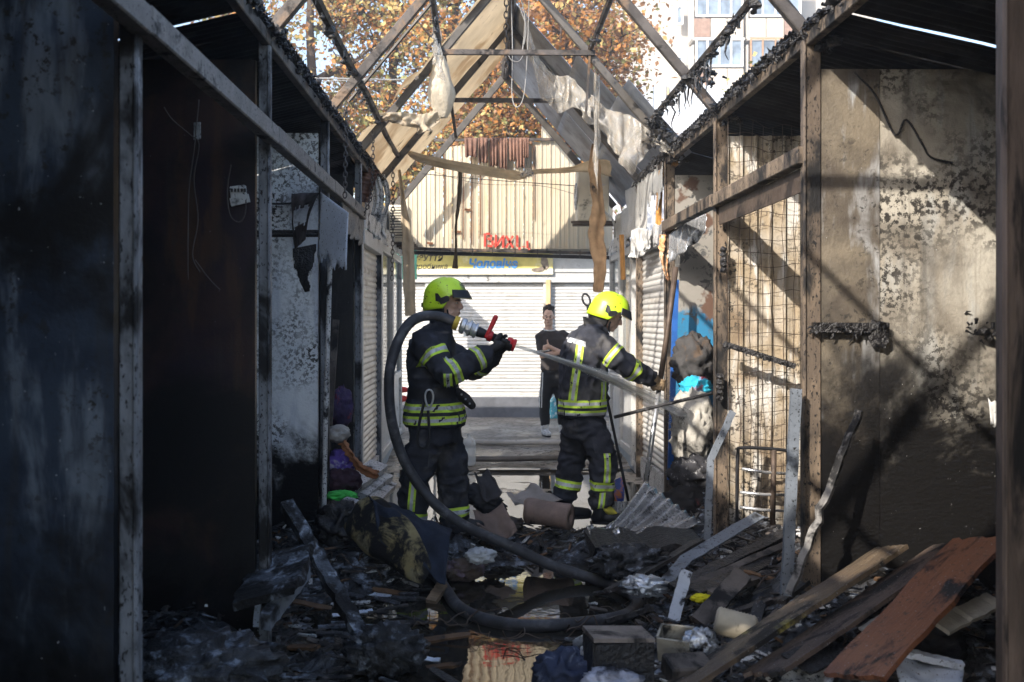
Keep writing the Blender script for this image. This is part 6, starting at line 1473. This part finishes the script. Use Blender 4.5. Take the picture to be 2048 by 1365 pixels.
# foam roll with navy cloth
fm = thing('foam_mattress', 'scorched yellow foam mattress slumped at first firefighter\'s feet', 'mattress', P(800, 1160, 6.5))
def foam(u, v):
    a = u*2*math.pi; c = P(700, 1030, 6.85).lerp(P(855, 1150, 6.25), v)+V(0, 0, .06*math.sin(math.pi*v)); r = lerp(.19, .11, v)*(math.sin(math.pi*min(1, max(0.02, v*.94+.03)))**.35)
    k = 1+.22*noise.noise(V(math.cos(a)*1.3, math.sin(a)*1.3, v*3)); return c+V(math.sin(a)*r*k*.55, -math.cos(a)*r*k*.8, math.sin(a)*r*k)
MB().grid(foam, 36, 30).build('foam', mat('scorched_foam', (.30, .245, .12), .9, var=.3, vs=4, alt=(.36, .31, .19), aamt=.35, asc=5, soot=.58, ss=4.5, bump=.6, bs=60), fm, smooth=True)
put(MB().grid(lambda u, v: P(735, 995, 6.85).lerp(P(905, 1060, 6.6), u).lerp(P(760, 1080, 6.45).lerp(P(890, 1170, 6.15), u), v)+V(0, -.04*math.sin(v*3)+.05*noise.noise(V(u*4, v*3, 2)), .10*math.sin(math.pi*min(1, v*1.2))*(1-.3*u)+.04*noise.noise(V(u*5, v*5, 7))), 26, 22, th=.004), 'cloth', cl('navy_cloth', (.016, .022, .038)), 'navy cloth draped over the yellow foam mattress', 'cloth', smooth=True)
lump(P(680, 1050, 6.9), (.16, .14, .14), MT['char'], 'charred_heap', 'black charred heap behind the yellow foam mattress', 'heap', 61, .6)
lump(P(925, 1140, 6.75), (.13, .10, .06), cl('brown_waste', (.09, .065, .05), alt=(.16, .12, .15), aamt=.35, asc=8), 'waste_heap', 'heap of brown soaked waste right of the foam mattress', 'heap', 63, .7)
put(slab(P(885, 1170, 6.35), P(862, 1205, 6.2), .07, .03, sd=64), 'tan_offcut', mat('tan_offcut', (.24, .17, .11), .7, var=.3, soot=.3, bump=.3), 'tan offcut beside the end of the hose loop', 'offcut')
# ---- middle: by the firefighters' feet
cr_ = thing('cardboard_roll', 'scorched mauve-brown roll with a hole, lying between the firefighters', 'roll', P(1100, 1060, 7.5))
A_, B_ = P(1052, 1020, 7.65), P(1142, 1034, 7.5); L_ = (B_-A_).length
MB().lathe([(.05, 0), (.095, .01), (.10, .05), (.094, L_*.5), (.103, L_-.02), (.10, L_), (.032, L_+.002), (.028, L_-.05)], A_, B_-A_, 26, caps=False).jitter(.012, 9).build('roll_body', mat('soaked_cardboard', (.21, .15, .125), .75, var=.25, soot=.22, ss=5, bump=.3), cr_, smooth=True)
bent(P(945, 1022, 7.5), P(1005, 1005, 7.6), P(1035, 1062, 7.3), P(962, 1075, 7.2), 'cardboard', mat('brown_cardboard', (.20, .14, .11), .7, var=.2, soot=.25, bump=.2), 'bent brown cardboard sheet left of the scorched roll', 'cardboard', .05, 3)
bent(P(1012, 985, 8.3), P(1062, 966, 8.4), P(1125, 1000, 8.2), P(1030, 1012, 8.1), 'cardboard', mat('grey_cardboard', (.33, .29, .26), .7, var=.15, soot=.1, bump=.2), 'pale flattened carton on the wet floor behind the roll', 'cardboard', .05, 5)
lump(P(968, 1000, 7.75), (.15, .12, .075), cl('dark_jacket', (.030, .030, .036)), 'jacket', 'dark jacket heaped just right of first firefighter\'s leg', 'jacket', 71, .7, rot=RY(.5))
bent(P(948, 945, 7.7), P(975, 938, 7.75), P(1005, 985, 7.6), P(965, 1000, 7.6), 'jacket_flap', cl('dark_flap', (.05, .047, .05)), 'stiff dark flap of cloth sticking up from the heaped jacket', 'cloth', .04, 8, th=.012)
lump(P(1000, 1048, 7.75), (.16, .10, .05), cl('grey_brown_rags', (.075, .062, .055), soot=.4), 'rags', 'grey-brown rags under the scorched roll', 'rags', 73, .7)
# sunlit corrugated sheet and charred slab
def cs(u, v):
    a, b, c, d = P(1215, 1058, 7.35), P(1290, 978, 7.9), P(1400, 1062, 7.45), P(1300, 1082, 7.2)
    p = a.lerp(b, u).lerp(d.lerp(c, u), v); return p+V(0, 0, .012*math.sin(v*2*math.pi*7)+.10*math.sin(math.pi*u*.5)*0+.06*u*u)
put(MB().grid(cs, 16, 70, th=.002), 'corrugated_sheet', MT['galv'], 'bright bent corrugated metal sheet beside second firefighter\'s boot', 'metal sheet', smooth=True)
bent(P(1172, 1050, 7.4), P(1228, 1042, 7.5), P(1240, 1066, 7.2), P(1180, 1072, 7.2), 'corrugated_sheet', MT['galv'], 'small crumpled silver sheet under second firefighter\'s boot', 'metal sheet', .04, 12)
put(slab(P(1175, 1085, 7.15), P(1400, 1082, 7.2), .36, .07, V(0, -.2, 1), sd=81, n=26).jitter(.05, 7), 'charred_slab', MT['char'], 'thick charred slab under the bright corrugated sheet', 'slab')
lump(P(1260, 1125, 6.6), (.22, .14, .10), MT['ash'], 'ash_heap', 'ash heap in front of the thick charred slab', 'ash heap', 83, .7, 3.0)
pk = put(MB().grid(lambda u, v: P(1214+32*u, 960+46*v+4*math.sin(u*5), 8.45)+V(0, -.02*math.sin(math.pi*v), 0), 8, 8, th=.05), 'packet', mat('blue_orange_packet', (.06, .10, .38), .4, var=.2, alt=(.62, .22, .08), aamt=.35, asc=12, bump=.2), 'blue and orange packet behind second firefighter\'s boot', 'packet')
put(MB().grid(lambda u, v: P(1212+50*u, 1003+30*v, 8.2)+V(0, .012*math.sin(u*40), 0), 40, 6, th=.004), 'panel_offcut', MT['white_dirty'], 'ribbed white panel offcut leaning behind second firefighter\'s boot', 'panel')
# ---- clothes in the right stall
gC = 'clothes heaped in the right stall'
lump(P(1388, 725, 8.9), (.17, .14, .22), cl('grey_black_jacket', (.05, .048, .048), alt=(.10, .07, .05), aamt=.3, asc=7), 'garment', 'scorched dark jacket on top of the clothes in the right stall', 'clothes', 91, .6, 2.6, group=gC)
lump(P(1392, 775, 8.7), (.12, .08, .085), cl('cyan_cloth', (.03, .42, .62), alt=(.35, .03, .05), aamt=.25, asc=5), 'garment', 'bright cyan and red garment below the scorched jacket', 'clothes', 93, .6, group=gC)
lump(P(1385, 860, 8.6), (.17, .14, .30), cl('white_sack_cloth', (.42, .40, .36), soot=.3), 'garment', 'grey-white bundle bulging from the right stall', 'clothes', 95, .55, 2.4, group=gC)
lump(P(1385, 950, 8.45), (.19, .15, .14), cl('spotted_cloth', (.035, .035, .04), alt=(.32, .32, .33), aamt=.16, asc=22), 'garment', 'black cloth with pale spots under the grey-white bundle', 'clothes', 97, .6, group=gC)
lump(P(1380, 1020, 8.3), (.23, .2, .16), cl('black_pile', (.018, .017, .018), alt=(.12, .03, .03), aamt=.15, asc=6), 'garment', 'black burnt clothes at the bottom of the right stall heap', 'clothes', 99, .65, group=gC)
put(MB().bar(P(1352, 560, 9.1), P(1340, 960, 9.1), .05, .03), 'blue_trim', mat('blue_trim', (.02, .10, .35), .5, bump=.1), 'upright blue trim board inside the right stall', 'trim')
# ---- clothes in the left stall
gD = 'clothes heaped in the left stall'
lump(P(682, 815, 8.2), (.085, .12, .14), cl('purple_navy_cloth', (.05, .035, .09), alt=(.35, .06, .06), aamt=.2, asc=8), 'garment', 'purple-navy garment standing highest in the left stall heap', 'clothes', 103, .6, group=gD)
lump(P(676, 868, 7.7), (.085, .08, .065), cl('grey_hat_felt', (.36, .34, .32)), 'hat', 'pale grey sun hat lying on the left stall clothes', 'hat', 105, .35, 1.6, group=gD)
ribbon([P(683, 885, 7.7), P(700, 910, 7.6), P(725, 938, 7.5), P(755, 950, 7.45)], [.08, .07, .06, .05], 'scarf', mat('rust_cloth', (.30, .13, .06), .85, var=.3, bump=.4), 'rust-brown scarf trailing out of the left stall', 'scarf', amp=.02, sd=4, th=.01)
lump(P(680, 930, 7.7), (.10, .1, .10), cl('violet_cloth', (.10, .06, .28), alt=(.4, .38, .45), aamt=.25, asc=9), 'garment', 'violet garment below the grey hat in the left stall', 'clothes', 107, .6, group=gD)
lump(P(684, 962, 7.5), (.13, .12, .08), cl('plum_cloth', (.04, .018, .03)), 'garment', 'dark plum cloth under the violet garment', 'clothes', 108, .6, group=gD)
lump(P(684, 992, 7.3), (.10, .08, .035), cl('bright_green_cloth', (.08, .55, .10)), 'garment', 'bright green cloth at the bottom of the left stall heap', 'clothes', 109, .5, group=gD)
for i, (a, b, lb_) in enumerate((((705, 970), (758, 930), 'upper'), ((715, 990), (768, 950), 'middle'), ((742, 1000), (775, 968), 'lower'))):
    mb = slab(P(*a, 7.8), P(*b, 8.4), .16, .05, V(.2, -.5, 1), sd=111+i); put(mb, 'metal_trough', MT['white_dirty'], f'white metal trough piece beside the left shutter, {lb_} of three', 'metal trough', 'white metal pieces beside the left shutter')
put(slab(P(690, 1000, 7.2), P(800, 1030, 6.9), .05, .03, sd=117), 'trim', MT['white_dirty'], 'long white trim under the foam beside the left stall', 'trim')
# ---- lane: bottle and hoses
bt_ = thing('water_bottle', 'large clear plastic water bottle standing on the wet floor', 'bottle', P(938, 928, 12.0))
def pet():
    g = NG('clear_plastic'); a = g.bsdf((.78, .82, .84), .1, 0, None, .6); tp = g.n('ShaderNodeBsdfTransparent'); m = g.n('ShaderNodeMixShader'); m.inputs[0].default_value = .45; g.l(tp.outputs[0], m.inputs[1]); g.l(a, m.inputs[2]); return g.done(m.outputs[0])
zb_ = -.165
bx_ = px2x(938, 11.9)
MB().lathe([(.0, 0), (.075, .0), (.082, .02), (.082, .09), (.076, .10), (.082, .115), (.082, .2), (.076, .21), (.082, .225), (.08, .27), (.05, .315), (.022, .335), (.022, .36)], V(bx_, 11.9, zb_), n=24, caps=False).build('bottle_body', pet(), bt_, smooth=True)
MB().lathe([(.025, 0), (.025, .022), (.0, .022)], V(bx_, 11.9, zb_+.355), n=18, caps=False).build('cap', MT['white_trim'], bt_, smooth=True)
put(MB().tube(smooth_path([V(-.35, 13.15, -.045), V(.2, 13.12, -.045), V(.8, 13.08, -.045), V(1.6, 13.12, -.045)], 8), .034, 12, sx=1.2), 'delivery_hose', mat('white_canvas_hose', (.50, .47, .44), .8, var=.15, soot=.06, bump=.4, bs=150), 'white canvas fire hose lying across the lane', 'hose', smooth=True)

# crumpled sheets, rags and wires lying over the heaps
RW = random.Random(31); wm = MB()
for i in range(46):
    px, py = (RW.uniform(1180, 1960), RW.uniform(1080, 1340)) if i % 3 else (RW.uniform(560, 1150), RW.uniform(1040, 1330)); y_ = lerp(6.5, 4.4, (py-1080)/260); c_ = P(px, py, y_)
    z_ = max(-.195, rubble_h(c_.x, c_.y))+.02; a_ = RW.uniform(0, 6.28); pts = []
    for k in range(7): a_ += RW.gauss(0, .8); c_ = c_+V(math.cos(a_), math.sin(a_), 0)*RW.uniform(.03, .09); pts.append(V(c_.x, c_.y, max(-.195, rubble_h(c_.x, c_.y))+.02+abs(RW.gauss(0, .03))))
    wm.tube(smooth_path(pts, 4), RW.uniform(.002, .005), 5)
o = wm.build('tangled_wire', MT['brown_metal'], kind='stuff'); o['label'] = 'burnt wires tangled over the rubble'; o['category'] = 'wire'

# ------------------------------------------------------------------ thin smoke hanging in the air
hzm = bpy.data.materials.new('thin_smoke'); hzm.use_nodes = True; ht = hzm.node_tree; ht.nodes.clear()
ho = ht.nodes.new('ShaderNodeOutputMaterial'); hv = ht.nodes.new('ShaderNodeVolumePrincipled')
hv.inputs['Color'].default_value = (.93, .95, 1.0, 1); hv.inputs['Density'].default_value = .0030; hv.inputs['Anisotropy'].default_value = .2
ht.links.new(hv.outputs[0], ho.inputs['Volume'])
hb_ = MB().box((0, 45, 12.6), (186, 156, 27.2)).build('haze', hzm, kind='stuff')
